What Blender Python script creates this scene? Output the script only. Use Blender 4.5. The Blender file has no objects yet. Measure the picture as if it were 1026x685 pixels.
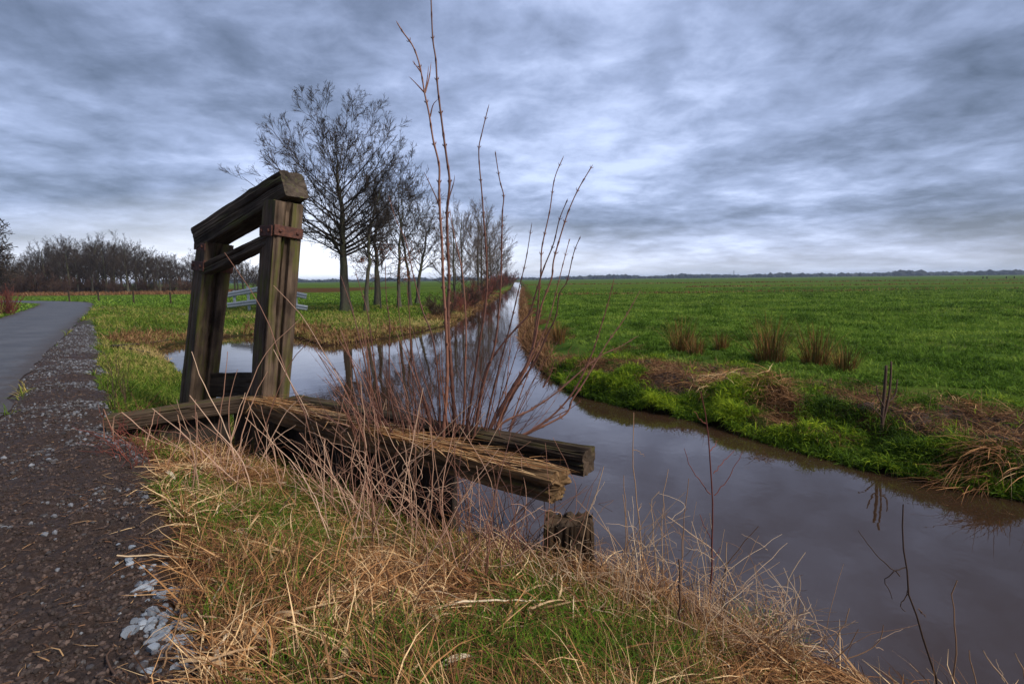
import bpy, math, random
import numpy as np
from mathutils import Vector, Matrix

SC = bpy.context.scene
COL = SC.collection
rng = np.random.default_rng(11)
random.seed(5)
TAU = 2 * math.pi
HAZE = True

# ------------------------------------------------------------------ camera
EYE = np.array([0.0, 0.0, 1.55])
FPX = 520.0
PITCH = math.atan(62.8 / FPX)
ROLL = math.radians(0.62)
_r0 = np.array([1.0, 0, 0])
_u0 = np.array([0, math.sin(PITCH), math.cos(PITCH)])
FWD = np.array([0, math.cos(PITCH), -math.sin(PITCH)])
RIGHT = math.cos(ROLL) * _r0 - math.sin(ROLL) * _u0
UP = math.cos(ROLL) * _u0 + math.sin(ROLL) * _r0

def ray(u, v):
    return RIGHT * ((u - 513) / FPX) + UP * ((342.5 - v) / FPX) + FWD

def at(u, v, t):
    return EYE + ray(u, v) * t

def onz(u, v, z):
    d = ray(u, v)
    return EYE + d * ((z - EYE[2]) / d[2])

cam = bpy.data.cameras.new('camera')
cam.lens = 36.0 * FPX / 1026.0
cam.sensor_width = 36.0
cam.clip_start = 0.05
cam.clip_end = 9000
cam_o = bpy.data.objects.new('camera', cam)
COL.objects.link(cam_o)
M = Matrix.Identity(4)
for i in range(3):
    M[i][0] = RIGHT[i]; M[i][1] = UP[i]; M[i][2] = -FWD[i]; M[i][3] = EYE[i]
cam_o.matrix_world = M
SC.camera = cam_o

# ------------------------------------------------------------------ numpy helpers
def sst(a, b, x):
    t = np.clip((x - a) / (b - a), 0, 1)
    return t * t * (3 - 2 * t)

def vnoise(x, y, seed=0):
    ix = np.floor(x); iy = np.floor(y)
    fx = x - ix; fy = y - iy
    fx = fx * fx * (3 - 2 * fx); fy = fy * fy * (3 - 2 * fy)
    def h(a, b):
        s = np.sin(a * 127.1 + b * 311.7 + seed * 74.7) * 43758.5453
        return s - np.floor(s)
    return (h(ix, iy) * (1 - fx) + h(ix + 1, iy) * fx) * (1 - fy) + (h(ix, iy + 1) * (1 - fx) + h(ix + 1, iy + 1) * fx) * fy

def fbm(x, y, seed=0, oct=4):
    s = 0; a = 0.5; n = 0
    for k in range(oct):
        s = s + a * vnoise(x * 2 ** k, y * 2 ** k, seed + k * 13); n += a; a *= 0.5
    return s / n

def poly_sd(x, y, P):
    """signed distance to a polygon, positive outside"""
    best = np.full(x.shape, 1e18); inside = np.zeros(x.shape, bool)
    n = len(P)
    for i in range(n):
        ax, ay = P[i]; bx, by = P[(i + 1) % n]
        dx, dy = bx - ax, by - ay
        L2 = dx * dx + dy * dy + 1e-12
        t = np.clip(((x - ax) * dx + (y - ay) * dy) / L2, 0, 1)
        d2 = (x - ax - t * dx) ** 2 + (y - ay - t * dy) ** 2
        best = np.minimum(best, d2)
        c = ((ay > y) != (by > y)) & (x < (bx - ax) * (y - ay) / (by - ay + 1e-15) + ax)
        inside ^= c
    d = np.sqrt(best)
    return np.where(inside, -d, d)

def line_d(x, y, P):
    best = np.full(x.shape, 1e18)
    for i in range(len(P) - 1):
        ax, ay = P[i]; bx, by = P[i + 1]
        dx, dy = bx - ax, by - ay
        t = np.clip(((x - ax) * dx + (y - ay) * dy) / (dx * dx + dy * dy + 1e-12), 0, 1)
        best = np.minimum(best, (x - ax - t * dx) ** 2 + (y - ay - t * dy) ** 2)
    return np.sqrt(best)

def catmull(P, n=8):
    P = np.asarray(P, float)
    Q = np.vstack([2 * P[0] - P[1], P, 2 * P[-1] - P[-2]])
    out = []
    for i in range(1, len(Q) - 2):
        p0, p1, p2, p3 = Q[i - 1], Q[i], Q[i + 1], Q[i + 2]
        for k in range(n):
            t = k / n
            out.append(0.5 * (2 * p1 + (p2 - p0) * t + (2 * p0 - 5 * p1 + 4 * p2 - p3) * t * t + (3 * p1 - p0 - 3 * p2 + p3) * t ** 3))
    out.append(P[-1])
    return np.array(out)

def resample(P, n):
    P = np.asarray(P, float)
    s = np.concatenate([[0], np.cumsum(np.linalg.norm(np.diff(P, axis=0), axis=1))])
    t = np.linspace(0, s[-1], n)
    return np.stack([np.interp(t, s, P[:, k]) for k in range(P.shape[1])], 1), s[-1]

def mesh_np(name, V, quads=None, tris=None, tint=None, smooth=True):
    me = bpy.data.meshes.new(name)
    V = np.asarray(V, np.float32).reshape(-1, 3)
    me.vertices.add(len(V)); me.vertices.foreach_set('co', V.ravel())
    q = np.asarray(quads, np.int32).reshape(-1, 4) if quads is not None else np.zeros((0, 4), np.int32)
    t = np.asarray(tris, np.int32).reshape(-1, 3) if tris is not None else np.zeros((0, 3), np.int32)
    idx = np.concatenate([q.ravel(), t.ravel()])
    tot = np.concatenate([np.full(len(q), 4, np.int32), np.full(len(t), 3, np.int32)])
    me.loops.add(len(idx)); me.loops.foreach_set('vertex_index', idx)
    me.polygons.add(len(tot))
    me.polygons.foreach_set('loop_start', np.concatenate([[0], np.cumsum(tot)[:-1]]).astype(np.int32))
    me.polygons.foreach_set('loop_total', tot)
    me.polygons.foreach_set('use_smooth', np.full(len(tot), smooth))
    if tint is not None:
        for k, a in (tint.items() if isinstance(tint, dict) else [('tint', tint)]):
            at_ = me.attributes.new(k, 'FLOAT', 'POINT')
            at_.data.foreach_set('value', np.asarray(a, np.float32).ravel())
    me.update(calc_edges=True)
    return me

def link(name, me, mat=None, parent=None, loc=None):
    o = bpy.data.objects.new(name, me)
    COL.objects.link(o)
    if mat and me is not None and not me.materials:
        me.materials.append(mat)
    if parent:
        o.parent = parent
    if loc is not None:
        o.location = loc
    return o

def tag(o, label=None, cat=None, group=None, kind=None):
    if label: o['label'] = label
    if cat: o['category'] = cat
    if group: o['group'] = group
    if kind: o['kind'] = kind
    return o

def empty(name, loc, label, cat, group=None):
    o = bpy.data.objects.new(name, None)
    o.empty_display_size = 0.2
    COL.objects.link(o); o.location = loc
    return tag(o, label, cat, group)

def copy_tree(o, parent=None):
    c = o.copy(); COL.objects.link(c); c.parent = parent
    for ch in list(o.children):
        copy_tree(ch, c)
    return c

class Tubes:
    def __init__(self, off=(0, 0, 0)):
        self.g = {}; self.off = np.asarray(off, float)
    def add(self, P, R):
        P = np.asarray(P, float); R = np.broadcast_to(np.asarray(R, float), (len(P),))
        self.many(P[None], np.array(R)[None])
    def many(self, P, R):
        self.g.setdefault(P.shape[1], []).append((P, R))
    def build(self, name, sides=5, smooth=True):
        Vs, Qs, Ts = [], [], []; base = 0
        th = np.arange(sides) * TAU / sides
        for K, L in self.g.items():
            P = np.concatenate([a for a, b in L]) - self.off; R = np.concatenate([b for a, b in L])
            m = len(P)
            T = np.gradient(P, axis=1); T /= np.linalg.norm(T, axis=2, keepdims=True) + 1e-12
            mean = np.abs(P[:, -1] - P[:, 0])
            ref = np.zeros((m, 3)); ref[np.arange(m), np.argmin(mean, 1)] = 1
            A = np.cross(T, ref[:, None, :]); A /= np.linalg.norm(A, axis=2, keepdims=True) + 1e-12
            B = np.cross(T, A)
            V = P[:, :, None, :] + R[:, :, None, None] * (np.cos(th)[None, None, :, None] * A[:, :, None, :] + np.sin(th)[None, None, :, None] * B[:, :, None, :])
            i = np.arange(m * K * sides).reshape(m, K, sides)
            a = i[:, :-1, :]; b = np.roll(a, -1, 2); d = i[:, 1:, :]; c = np.roll(d, -1, 2)
            Qs.append(np.stack([a, b, c, d], -1).reshape(-1, 4) + base)
            Vs.append(V.reshape(-1, 3)); base += m * K * sides
            Ts.append(np.repeat(rng.random(m), K * sides))
        return mesh_np(name, np.concatenate(Vs), np.concatenate(Qs), tint=np.concatenate(Ts), smooth=smooth)

def ribbon_mesh(name, P, az, elev, L, W, droop, tint, segs=3, roll=None, kink=None):
    """curved flat blades"""
    N = len(P)
    step = (L / segs)[:, None]
    pts = [np.asarray(P, float)]
    e = elev.copy(); a = az.copy()
    for s in range(segs):
        d = np.stack([np.cos(e) * np.cos(a), np.cos(e) * np.sin(a), np.sin(e)], 1)
        pts.append(pts[-1] + d * step)
        e = e - droop / segs * (1 + 0.4 * s)
        if kink is not None: a = a + kink
    pts = np.stack(pts, 1)
    if roll is None: roll = rng.uniform(-0.9, 0.9, N)
    side = np.stack([-np.sin(az) * np.cos(roll), np.cos(az) * np.cos(roll), np.sin(roll)], 1)
    w = 1 - 0.88 * np.linspace(0, 1, segs + 1) ** 1.6
    off = side[:, None, :] * (W[:, None] * w[None, :] * 0.5)[:, :, None]
    V = np.stack([pts - off, pts + off], 2)
    i = np.arange(N * (segs + 1) * 2).reshape(N, segs + 1, 2)
    Q = np.stack([i[:, :-1, 0], i[:, :-1, 1], i[:, 1:, 1], i[:, 1:, 0]], -1)
    return mesh_np(name, V, Q, tint=np.repeat(tint, (segs + 1) * 2))

# ------------------------------------------------------------------ materials
def new_mat(name):
    m = bpy.data.materials.new(name); m.use_nodes = True
    nt = m.node_tree
    return m, nt, nt.nodes['Principled BSDF']

def N(nt, typ, **kw):
    n = nt.nodes.new(typ)
    for k, v in kw.items():
        if k in n.inputs: n.inputs[k].default_value = v
        else: setattr(n, k, v)
    return n

def ramp(nt, fac, stops):
    r = nt.nodes.new('ShaderNodeValToRGB')
    e = r.color_ramp.elements
    while len(e) < len(stops): e.new(0.5)
    for x, (p, c) in zip(e, stops):
        x.position = p; x.color = (*c, 1) if len(c) == 3 else c
    if fac is not None: nt.links.new(fac, r.inputs[0])
    return r.outputs[0]

def noise(nt, vec, scale, detail=4, rough=0.55, dist=0.0):
    n = N(nt, 'ShaderNodeTexNoise'); n.inputs['Scale'].default_value = scale
    n.inputs['Detail'].default_value = detail; n.inputs['Roughness'].default_value = rough
    n.inputs['Distortion'].default_value = dist
    if vec is not None: nt.links.new(vec, n.inputs['Vector'])
    return n.outputs['Fac']

def mixc(nt, fac, a, b, mode='MIX'):
    m = nt.nodes.new('ShaderNodeMix'); m.data_type = 'RGBA'; m.blend_type = mode
    for s, v in ((m.inputs[0], fac), (m.inputs[6], a), (m.inputs[7], b)):
        if isinstance(v, bpy.types.NodeSocket): nt.links.new(v, s)
        else: s.default_value = v if isinstance(v, (int, float)) else (*v, 1)
    return m.outputs[2]

def math_(nt, op, a, b=None, clamp=False):
    m = nt.nodes.new('ShaderNodeMath'); m.operation = op; m.use_clamp = clamp
    for s, v in zip(m.inputs, (a, b)):
        if v is None: continue
        if isinstance(v, bpy.types.NodeSocket): nt.links.new(v, s)
        else: s.default_value = v
    return m.outputs[0]

def mapping(nt, kind, scale=(1, 1, 1), loc=(0, 0, 0)):
    tc = nt.nodes.new('ShaderNodeTexCoord'); mp = nt.nodes.new('ShaderNodeMapping')
    mp.inputs['Scale'].default_value = scale; mp.inputs['Location'].default_value = loc
    nt.links.new(tc.outputs[kind], mp.inputs['Vector'])
    return mp.outputs[0]

def bump(nt, h, bsdf, strength=0.5, dist=0.02):
    b = N(nt, 'ShaderNodeBump'); b.inputs['Strength'].default_value = strength; b.inputs['Distance'].default_value = dist
    nt.links.new(h, b.inputs['Height']); nt.links.new(b.outputs[0], bsdf.inputs['Normal'])

def attr(nt, name):
    a = nt.nodes.new('ShaderNodeAttribute'); a.attribute_name = name
    return a.outputs['Fac']

def tint_mat(name, stops, rough=0.7, spec=0.25, trans=0.0):
    m, nt, b = new_mat(name)
    c = ramp(nt, attr(nt, 'tint'), stops)
    nt.links.new(c, b.inputs['Base Color'])
    b.inputs['Roughness'].default_value = rough; b.inputs['Specular IOR Level'].default_value = spec
    if trans:
        t = nt.nodes.new('ShaderNodeBsdfTranslucent'); nt.links.new(c, t.inputs['Color'])
        mx = nt.nodes.new('ShaderNodeMixShader'); mx.inputs[0].default_value = trans
        nt.links.new(b.outputs[0], mx.inputs[1]); nt.links.new(t.outputs[0], mx.inputs[2])
        nt.links.new(mx.outputs[0], nt.nodes['Material Output'].inputs['Surface'])
    return m

def wood_mat(name, dark, mid, light, moss=(0.07, 0.085, 0.012), moss_amt=0.5, top_moss=0.3):
    m, nt, b = new_mat(name)
    v = mapping(nt, 'Object', (1.6, 26, 26))
    v2 = mapping(nt, 'Object', (2.2, 4, 4))
    n1 = noise(nt, v, 1.0, 6, 0.65, 0.4)
    n2 = noise(nt, v2, 1.3, 4, 0.6)
    c = ramp(nt, n1, [(0.3, dark), (0.5, mid), (0.72, light)])
    c = mixc(nt, ramp(nt, n2, [(0.35, (0.55, 0.5, 0.48)), (0.7, (1.15, 1.1, 1.05))]), (0, 0, 0), c, 'MIX') if False else mixc(nt, 0.6, c, ramp(nt, n2, [(0.3, dark), (0.7, light)]))
    n3 = noise(nt, mapping(nt, 'Object', (1.2, 7, 7), (3, 1, 7)), 1.4, 5, 0.6)
    g = nt.nodes.new('ShaderNodeNewGeometry')
    sx = nt.nodes.new('ShaderNodeSeparateXYZ'); nt.links.new(g.outputs['Normal'], sx.inputs[0])
    up = math_(nt, 'MULTIPLY', math_(nt, 'MAXIMUM', sx.outputs[2], 0.0), top_moss)
    f = math_(nt, 'ADD', n3, up)
    f = ramp(nt, f, [(0.64 - 0.22 * moss_amt, (0, 0, 0)), (0.84 - 0.22 * moss_amt, (1, 1, 1))])
    f = math_(nt, 'MULTIPLY', f, 0.85)
    c = mixc(nt, f, c, mixc(nt, n1, tuple(x * 0.45 for x in moss), tuple(x * 1.5 for x in moss)))
    nt.links.new(c, b.inputs['Base Color'])
    b.inputs['Roughness'].default_value = 0.82; b.inputs['Specular IOR Level'].default_value = 0.2
    bump(nt, n1, b, 0.8, 0.012)
    return m

MAT_BARK = tint_mat('bark', [(0, (0.018, 0.013, 0.011)), (1, (0.058, 0.044, 0.035))], 0.85)
MAT_BARKP = tint_mat('pale_twigs', [(0, (0.05, 0.036, 0.03)), (1, (0.12, 0.09, 0.075))], 0.85)
def make_trunk_mat():
    m, nt, b = new_mat('trunk_bark')
    n1 = noise(nt, mapping(nt, 'Object', (9, 9, 1.6)), 1.5, 5, 0.65)
    n2 = noise(nt, mapping(nt, 'Object', (1, 1, .6)), 1.5, 3)
    c = ramp(nt, n1, [(0.3, (0.018, 0.014, 0.011)), (0.7, (0.075, 0.062, 0.045))])
    c = mixc(nt, ramp(nt, n2, [(0.4, (0, 0, 0)), (0.7, (0.7, 0.7, 0.7))]), c, (0.045, 0.06, 0.018))
    nt.links.new(c, b.inputs['Base Color']); b.inputs['Roughness'].default_value = 0.9
    bump(nt, n1, b, 0.7, 0.03)
    return m
MAT_TRUNK = make_trunk_mat()
MAT_TWIG_BROWN = tint_mat('brown_twigs', [(0, (0.035, 0.022, 0.016)), (1, (0.09, 0.05, 0.034))], 0.85)
MAT_TWIG_RED = tint_mat('red_twigs', [(0, (0.09, 0.025, 0.02)), (1, (0.17, 0.05, 0.035))], 0.8)
MAT_RUSTLEAF = tint_mat('rust_leaves', [(0, (0.10, 0.03, 0.015)), (1, (0.24, 0.085, 0.035))], 0.7, 0.2, 0.25)
MAT_ELDER = tint_mat('elder_bark', [(0, (0.075, 0.034, 0.026)), (0.6, (0.15, 0.062, 0.042)), (1, (0.25, 0.12, 0.08))], 0.55, 0.35)
MAT_CANE = tint_mat('dry_canes', [(0, (0.16, 0.075, 0.05)), (0.5, (0.33, 0.19, 0.13)), (1, (0.48, 0.33, 0.23))], 0.65)
MAT_STALK = tint_mat('dry_stalks', [(0, (0.16, 0.085, 0.05)), (0.5, (0.32, 0.20, 0.12)), (1, (0.5, 0.38, 0.26))], 0.7)
MAT_STRAW = tint_mat('straw', [(0, (0.06, 0.028, 0.014)), (0.35, (0.18, 0.080, 0.032)), (0.7, (0.43, 0.220, 0.088)), (1, (0.74, 0.52, 0.28))], 0.7, 0.14, 0.2)
MAT_GREEN = tint_mat('grass_green', [(0, (0.020, 0.05, 0.007)), (0.5, (0.065, 0.135, 0.012)), (1, (0.16, 0.24, 0.02))], 0.75, 0.10, 0.3)
MAT_LUSH = tint_mat('bank_green', [(0, (0.020, 0.042, 0.005)), (0.5, (0.095, 0.175, 0.011)), (1, (0.32, 0.40, 0.022))], 0.75, 0.10, 0.3)
MAT_FIELD = tint_mat('field_green', [(0, (0.032, 0.064, 0.010)), (0.5, (0.100, 0.185, 0.024)), (1, (0.23, 0.31, 0.055))], 0.9, 0.0, 0.25)
MAT_MIXED = tint_mat('verge_blades', [(0, (0.035, 0.07, 0.010)), (0.4, (0.105, 0.165, 0.018)), (0.6, (0.25, 0.22, 0.06)), (1, (0.46, 0.32, 0.15))], 0.8, 0.08, 0.25)
MAT_REED = tint_mat('reed_brown', [(0, (0.075, 0.035, 0.018)), (0.5, (0.19, 0.095, 0.045)), (1, (0.36, 0.22, 0.11))], 0.8, 0.08, 0.2)
MAT_RUSH = tint_mat('rush_blades', [(0, (0.03, 0.05, 0.012)), (0.4, (0.08, 0.075, 0.022)), (0.7, (0.20, 0.080, 0.028)), (1, (0.33, 0.15, 0.06))], 0.8, 0.08)
MAT_LEAF = tint_mat('reed_leaf_dry', [(0, (0.26, 0.14, 0.065)), (0.5, (0.55, 0.38, 0.21)), (1, (0.66, 0.55, 0.40))], 0.55, 0.3, 0.2)
MAT_TREELINE = tint_mat('far_trees', [(0, (0.012, 0.018, 0.022)), (1, (0.04, 0.045, 0.045))], 0.9, 0.0)
MAT_POSTW = wood_mat('post_oak', (0.014, 0.009, 0.007), (0.055, 0.036, 0.024), (0.165, 0.115, 0.080), moss=(0.085, 0.095, 0.012), moss_amt=0.65, top_moss=0.1)
MAT_TOPW = wood_mat('top_oak', (0.008, 0.006, 0.005), (0.033, 0.024, 0.018), (0.105, 0.080, 0.062), moss_amt=0.3, top_moss=0.15)
MAT_BEAMW = wood_mat('beam_oak', (0.014, 0.008, 0.005), (0.070, 0.037, 0.017), (0.25, 0.150, 0.068), moss=(0.11, 0.10, 0.012), moss_amt=0.05, top_moss=0.06)
MAT_DARKW = wood_mat('wet_oak', (0.010, 0.007, 0.005), (0.035, 0.023, 0.015), (0.085, 0.057, 0.038), moss=(0.05, 0.045, 0.01), moss_amt=0.15, top_moss=0.16)
MAT_STUMPW = wood_mat('stump_oak', (0.010, 0.007, 0.005), (0.032, 0.020, 0.012), (0.075, 0.046, 0.025), moss=(0.06, 0.05, 0.012), moss_amt=0.1, top_moss=0.06)

def rust_mat():
    m, nt, b = new_mat('rusty_iron')
    n = noise(nt, mapping(nt, 'Object'), 28, 6, 0.7)
    nt.links.new(ramp(nt, n, [(0.3, (0.022, 0.010, 0.009)), (0.55, (0.085, 0.030, 0.020)), (0.75, (0.16, 0.06, 0.035))]), b.inputs['Base Color'])
    b.inputs['Roughness'].default_value = 0.8; b.inputs['Metallic'].default_value = 0.2
    bump(nt, n, b, 0.6, 0.006)
    return m
MAT_RUST = rust_mat()
def galv_mat():
    m, nt, b = new_mat('galvanised_steel')
    n = noise(nt, mapping(nt, 'Object'), 9, 4, 0.6)
    nt.links.new(ramp(nt, n, [(0.3, (0.30, 0.33, 0.37)), (0.7, (0.46, 0.50, 0.55))]), b.inputs['Base Color'])
    b.inputs['Roughness'].default_value = 0.5; b.inputs['Metallic'].default_value = 0.5
    return m
MAT_GALV = galv_mat()
def stone_mat(name, a, c, z):
    m, nt, b = new_mat(name)
    oi = nt.nodes.new('ShaderNodeObjectInfo')
    n = noise(nt, mapping(nt, 'Object'), 22, 5, 0.65)
    f = math_(nt, 'ADD', math_(nt, 'MULTIPLY', n, 0.7), math_(nt, 'MULTIPLY', attr(nt, 'tint'), 0.4))
    nt.links.new(ramp(nt, f, [(0.25, a), (0.5, c), (0.85, z)]), b.inputs['Base Color'])
    b.inputs['Roughness'].default_value = 0.6
    bump(nt, n, b, 0.5, 0.006)
    return m
MAT_STONE = stone_mat('pale_stone', (0.06, 0.07, 0.09), (0.15, 0.175, 0.215), (0.31, 0.35, 0.40))
MAT_GRAVEL = stone_mat('gravel_stone', (0.018, 0.014, 0.013), (0.045, 0.040, 0.041), (0.16, 0.175, 0.205))
MAT_CLOD = tint_mat('soil_clods', [(0, (0.016, 0.010, 0.008)), (0.7, (0.045, 0.028, 0.023)), (1, (0.085, 0.056, 0.045))], 0.75, 0.4)
MAT_LITTER = tint_mat('leaf_litter', [(0, (0.05, 0.025, 0.013)), (0.6, (0.14, 0.07, 0.035)), (1, (0.34, 0.21, 0.10))], 0.7, 0.3)

# ------------------------------------------------------------------ layout of the place
ZW = -0.60                                   # water level
def W2(u, v): return onz(u, v, ZW)[:2]
SILL_A = at(108, 408, 5.75); SILL_A[2] = 0.10
BEAM_B = onz(250, 396, 0.20)
TIP_F = onz(558, 472, 0.20)                  # centre top of the front beam's cut end
TIP_K = onz(588, 449, 0.20)
bdir = (TIP_F - BEAM_B); bdir /= np.linalg.norm(bdir)
bnorm = np.array([-bdir[1], bdir[0], 0.0])
if bnorm[1] < 0: bnorm = -bnorm
_dk = TIP_K - TIP_F; _off = _dk - bdir * _dk.dot(bdir)
BACK_B = BEAM_B + bnorm * 0.30 + bdir * 0.1
WALL_E = TIP_F - bdir * 1.05

right_px = [(522.5, 290), (521, 300), (521.5, 312), (523, 325), (521.5, 338), (529, 352), (544, 370), (580, 396), (640, 410), (700, 421), (780, 446), (870, 470), (950, 485), (1026, 501)]
left_px = [(512, 290), (496, 300), (473, 313), (449, 326), (420, 333), (398, 337), (372, 341), (350, 343), (325, 347), (308, 341), (290, 337), (262, 335), (240, 336), (215, 339), (190, 342), (172, 345), (157, 351), (166, 361), (181, 376)]
near_px = [(470, 535), (500, 545), (545, 562), (600, 582), (660, 605), (720, 630), (790, 660), (860, 685)]
rp = [W2(*p) for p in right_px]; lp = [W2(*p) for p in left_px]; npx = [W2(*p) for p in near_px]
yfar = 420.0
vx = 0.0145
WATER = [np.array([vx * yfar + 1.2, yfar])] + rp
WATER += [np.array(p) for p in ((6.6, 2.6), (9.5, -1.5), (15, -9.0), (15.0, -15.0), (8.8, -8.0), (4.9, -1.6), (3.2, 1.0))]
WATER += npx[::-1]
wb = BEAM_B[:2] + bnorm[:2] * 0.12; we = WALL_E[:2] + bnorm[:2] * 0.12
WATER += [WALL_E[:2] - bnorm[:2] * 0.02, we, wb, np.array(wb) + (-0.55, 0.5), np.array(wb) + (-1.3, 1.8)]
WATER += lp[::-1]
WATER += [np.array([vx * yfar - 3.2, yfar])]
WATER = np.array([np.asarray(p)[:2] for p in WATER])
# middle line of the canal, to tell the far bank from this one
CYX = np.array([(-40, 40), (-15, 15), (-9, 12), (-1.5, 7), (2.0, 4.2), (4.0, 2.6), (5.6, 1.6), (9, -0.4), (15, -2.0), (25, -1.4), (60, -0.4), (420, 5.2), (4000, 58)])
def is_right(x, y): return x > np.interp(y, CYX[:, 0], CYX[:, 1])

road_r = [(1.6, -4.0), (-1.0, -0.6)] + [onz(u, v, 0.0)[:2] for u, v in ((-60, 470), (0, 418), (40, 360), (75, 325), (90, 311))] + [(-33.5, 41.5), (-38.5, 45.8), (-47, 50), (-62, 54), (-90, 58)]
road_r = catmull(np.array(road_r), 10)
tang = np.gradient(road_r, axis=0); tang /= np.linalg.norm(tang, axis=1, keepdims=True)
road_nl = np.stack([-tang[:, 1], tang[:, 0]], 1)
ROAD_W = 3.1
road_c = road_r + road_nl * ROAD_W / 2
verge_px = [(93, 318), (97, 335), (99, 352), (103, 370), (108, 392), (118, 412), (133, 440), (150, 470), (168, 510), (185, 560), (200, 620), (215, 685)]
verge_in = np.array([onz(u, v, 0.0)[:2] for u, v in verge_px])
VERGE = np.vstack([road_r[(road_r[:, 1] < 21)], verge_in, [(-0.7, 0.6), (0.6, -1.2), (2.5, -4.2)]])
# order: road edge from behind the camera to far, then the grass edge back
MOUND = onz(240, 472, -0.15)[:2]
DITCHES = [[(4.5, 56.0), (60, 62), (300, 80)], [(30, 92), (400, 104)], [(2.5, 150), (300, 150), (900, 170)]]
def bare_soil(x, y, d):
    return sst(0.53, 0.60, fbm(x * 0.75 + 3, y * 0.9, 44, 3)) * sst(0.3, 0.6, d) * sst(2.7, 1.8, d) * sst(13, 10.5, y)
def terrain(x, y, full=False):
    d0 = poly_sd(x, y, WATER)
    near = np.exp(-np.hypot(x, y) / 60)
    d = d0 + (fbm(x * 1.5, y * 1.5, 3, 3) - 0.5) * 0.34 * np.where(d0 > -0.9, 1, 0.3)
    R = is_right(x, y)
    dr = line_d(x, y, road_c)
    nl = fbm(x * 0.35, y * 0.35, 9, 3) - 0.5
    hbR = -0.13 + 0.10 * nl
    far = sst(9, 16, y)
    hbL = (-0.17 * far + 0.14 * nl * far) * sst(2.0, 6.0, dr)
    # right bank
    fR = 0.36 * sst(0, 0.30, d) + 0.34 * sst(0.2, 1.2, d) + 0.30 * sst(0.9, 3.0, d)
    fL = 0.16 * sst(0, 0.22, d) + 0.84 * sst(0.0, 2.1, d)
    fP = 0.36 * sst(0, 0.3, d) + 0.64 * sst(0.1, 2.4, d)
    far_bank = sst(8.5, 11, y)
    hb = np.where(R, hbR, hbL)
    f = np.where(R, fR, fL * (1 - far_bank) + fP * far_bank)
    z = ZW + (hb - ZW) * f
    z = np.where(d < 0, ZW - 0.5 * sst(0, 0.9, -d), z)
    # small unevenness of the ground
    onbank = sst(0.0, 0.25, d)
    verge = poly_sd(x, y, VERGE) + (fbm(x * 1.9, y * 1.9, 17, 4) - 0.5) * 0.5
    lumps = (fbm(x * 2.3, y * 2.3, 21, 4) - 0.5)
    offroad = sst(1.45, 1.75, dr)
    z = z + onbank * lumps * np.where(R, 0.10, 0.12) * offroad * np.exp(-np.hypot(x, y) / 30)
    z = z + np.where(R, 1, 0) * sst(0.02, 0.3, d) * sst(2.8, 1.2, d) * (fbm(x * 1.5, y * 1.5, 23, 3) - 0.47) * 0.85 * np.exp(-np.hypot(x, y) / 25)
    z = z + 0.05 * np.exp(-(((x - MOUND[0]) / 0.55) ** 2 + ((y - MOUND[1]) / 0.4) ** 2))
    invg = sst(0.12, -0.12, verge)
    z = z + invg * (0.035 * sst(1.5, 2.1, dr) + 0.06 * (fbm(x * 5, y * 5, 31, 3) - 0.5) + 0.035 * (fbm(x * 14, y * 14, 33, 3) - 0.5) + 0.022 * (np.abs(fbm(x * 30, y * 30, 35, 2) - 0.5) * -2 + 0.3) * np.exp(-np.hypot(x, y) / 5)) * offroad
    for dl in DITCHES:
        z = z - 0.35 * np.exp(-(line_d(x, y, dl) / 0.9) ** 2)
    z = np.where(offroad < 1, z * offroad + (1 - offroad) * (-0.012), z)
    if not full:
        return z
    mud = np.maximum(invg, sst(1.95, 1.6, dr))
    bare = np.where(R, bare_soil(x, y, d), 0)
    mud = np.maximum(mud, bare)
    dry = np.where(R, 0.75 * np.exp(-((d - 0.9) / 0.8) ** 2) * sst(0.35, 0.6, fbm(x * 0.8, y * 0.8, 41, 3)), 0)
    dry = np.where(~R, np.maximum(1.0 * (1 - far_bank), 0.6 * sst(1.5, 0.2, d) * sst(0.3, 0.55, fbm(x * 0.6, y * 0.6, 47, 3))), dry)
    leftslope = (~R) & (x < -4.6) & (y > 4.5) & (y < 15)
    dry = np.where(leftslope, 0.45 * fbm(x * 1.2, y * 1.2, 43, 3), dry)
    woodedge = sst(78, 84, y) * sst(150, 120, y) * (x < -28)
    dry = np.maximum(dry, woodedge * 0.9)
    for dl in DITCHES:
        dry = np.maximum(dry, 0.85 * np.exp(-(line_d(x, y, dl) / 1.3) ** 2))
    wet = sst(0.35, 0.0, d)
    return z, mud, dry, wet

def ground_at(u, v, it=14):
    z = -0.2
    for _ in range(it):
        p = onz(u, v, z)
        z = 0.5 * z + 0.5 * float(terrain(np.array([p[0]]), np.array([p[1]]))[0])
    return onz(u, v, z)

def gz(x, y): return float(terrain(np.array([x]), np.array([y]))[0])

# ------------------------------------------------------------------ ground
def graded(a, b, step, lo, hi, g):
    c = list(np.arange(a, b, step)); up = [b]; s = step
    while up[-1] < hi: s *= g; up.append(up[-1] + s)
    dn = []; s = step; q = a
    while q > lo: s *= g; q -= s; dn.append(q)
    return np.array(dn[::-1] + c + up)
gx = graded(-6.5, 7.5, 0.045, -4500, 4500, 1.045)
gx = np.concatenate([gx[gx < -3.6], np.arange(-3.6, -0.5, 0.018), gx[gx > -0.49]])
gy = graded(1.2, 9.0, 0.045, -60, 5000, 1.022)
gy = np.concatenate([gy[gy < 1.2], np.arange(1.2, 3.9, 0.018), gy[gy > 3.91]])
X, Y = np.meshgrid(gx, gy)
Z, mud, dry, wet = terrain(X.ravel(), Y.ravel(), True)
nx, ny = len(gx), len(gy)
ii = np.arange(nx * ny).reshape(ny, nx)
Qd = np.stack([ii[:-1, :-1], ii[:-1, 1:], ii[1:, 1:], ii[1:, :-1]], -1).reshape(-1, 4)
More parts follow.
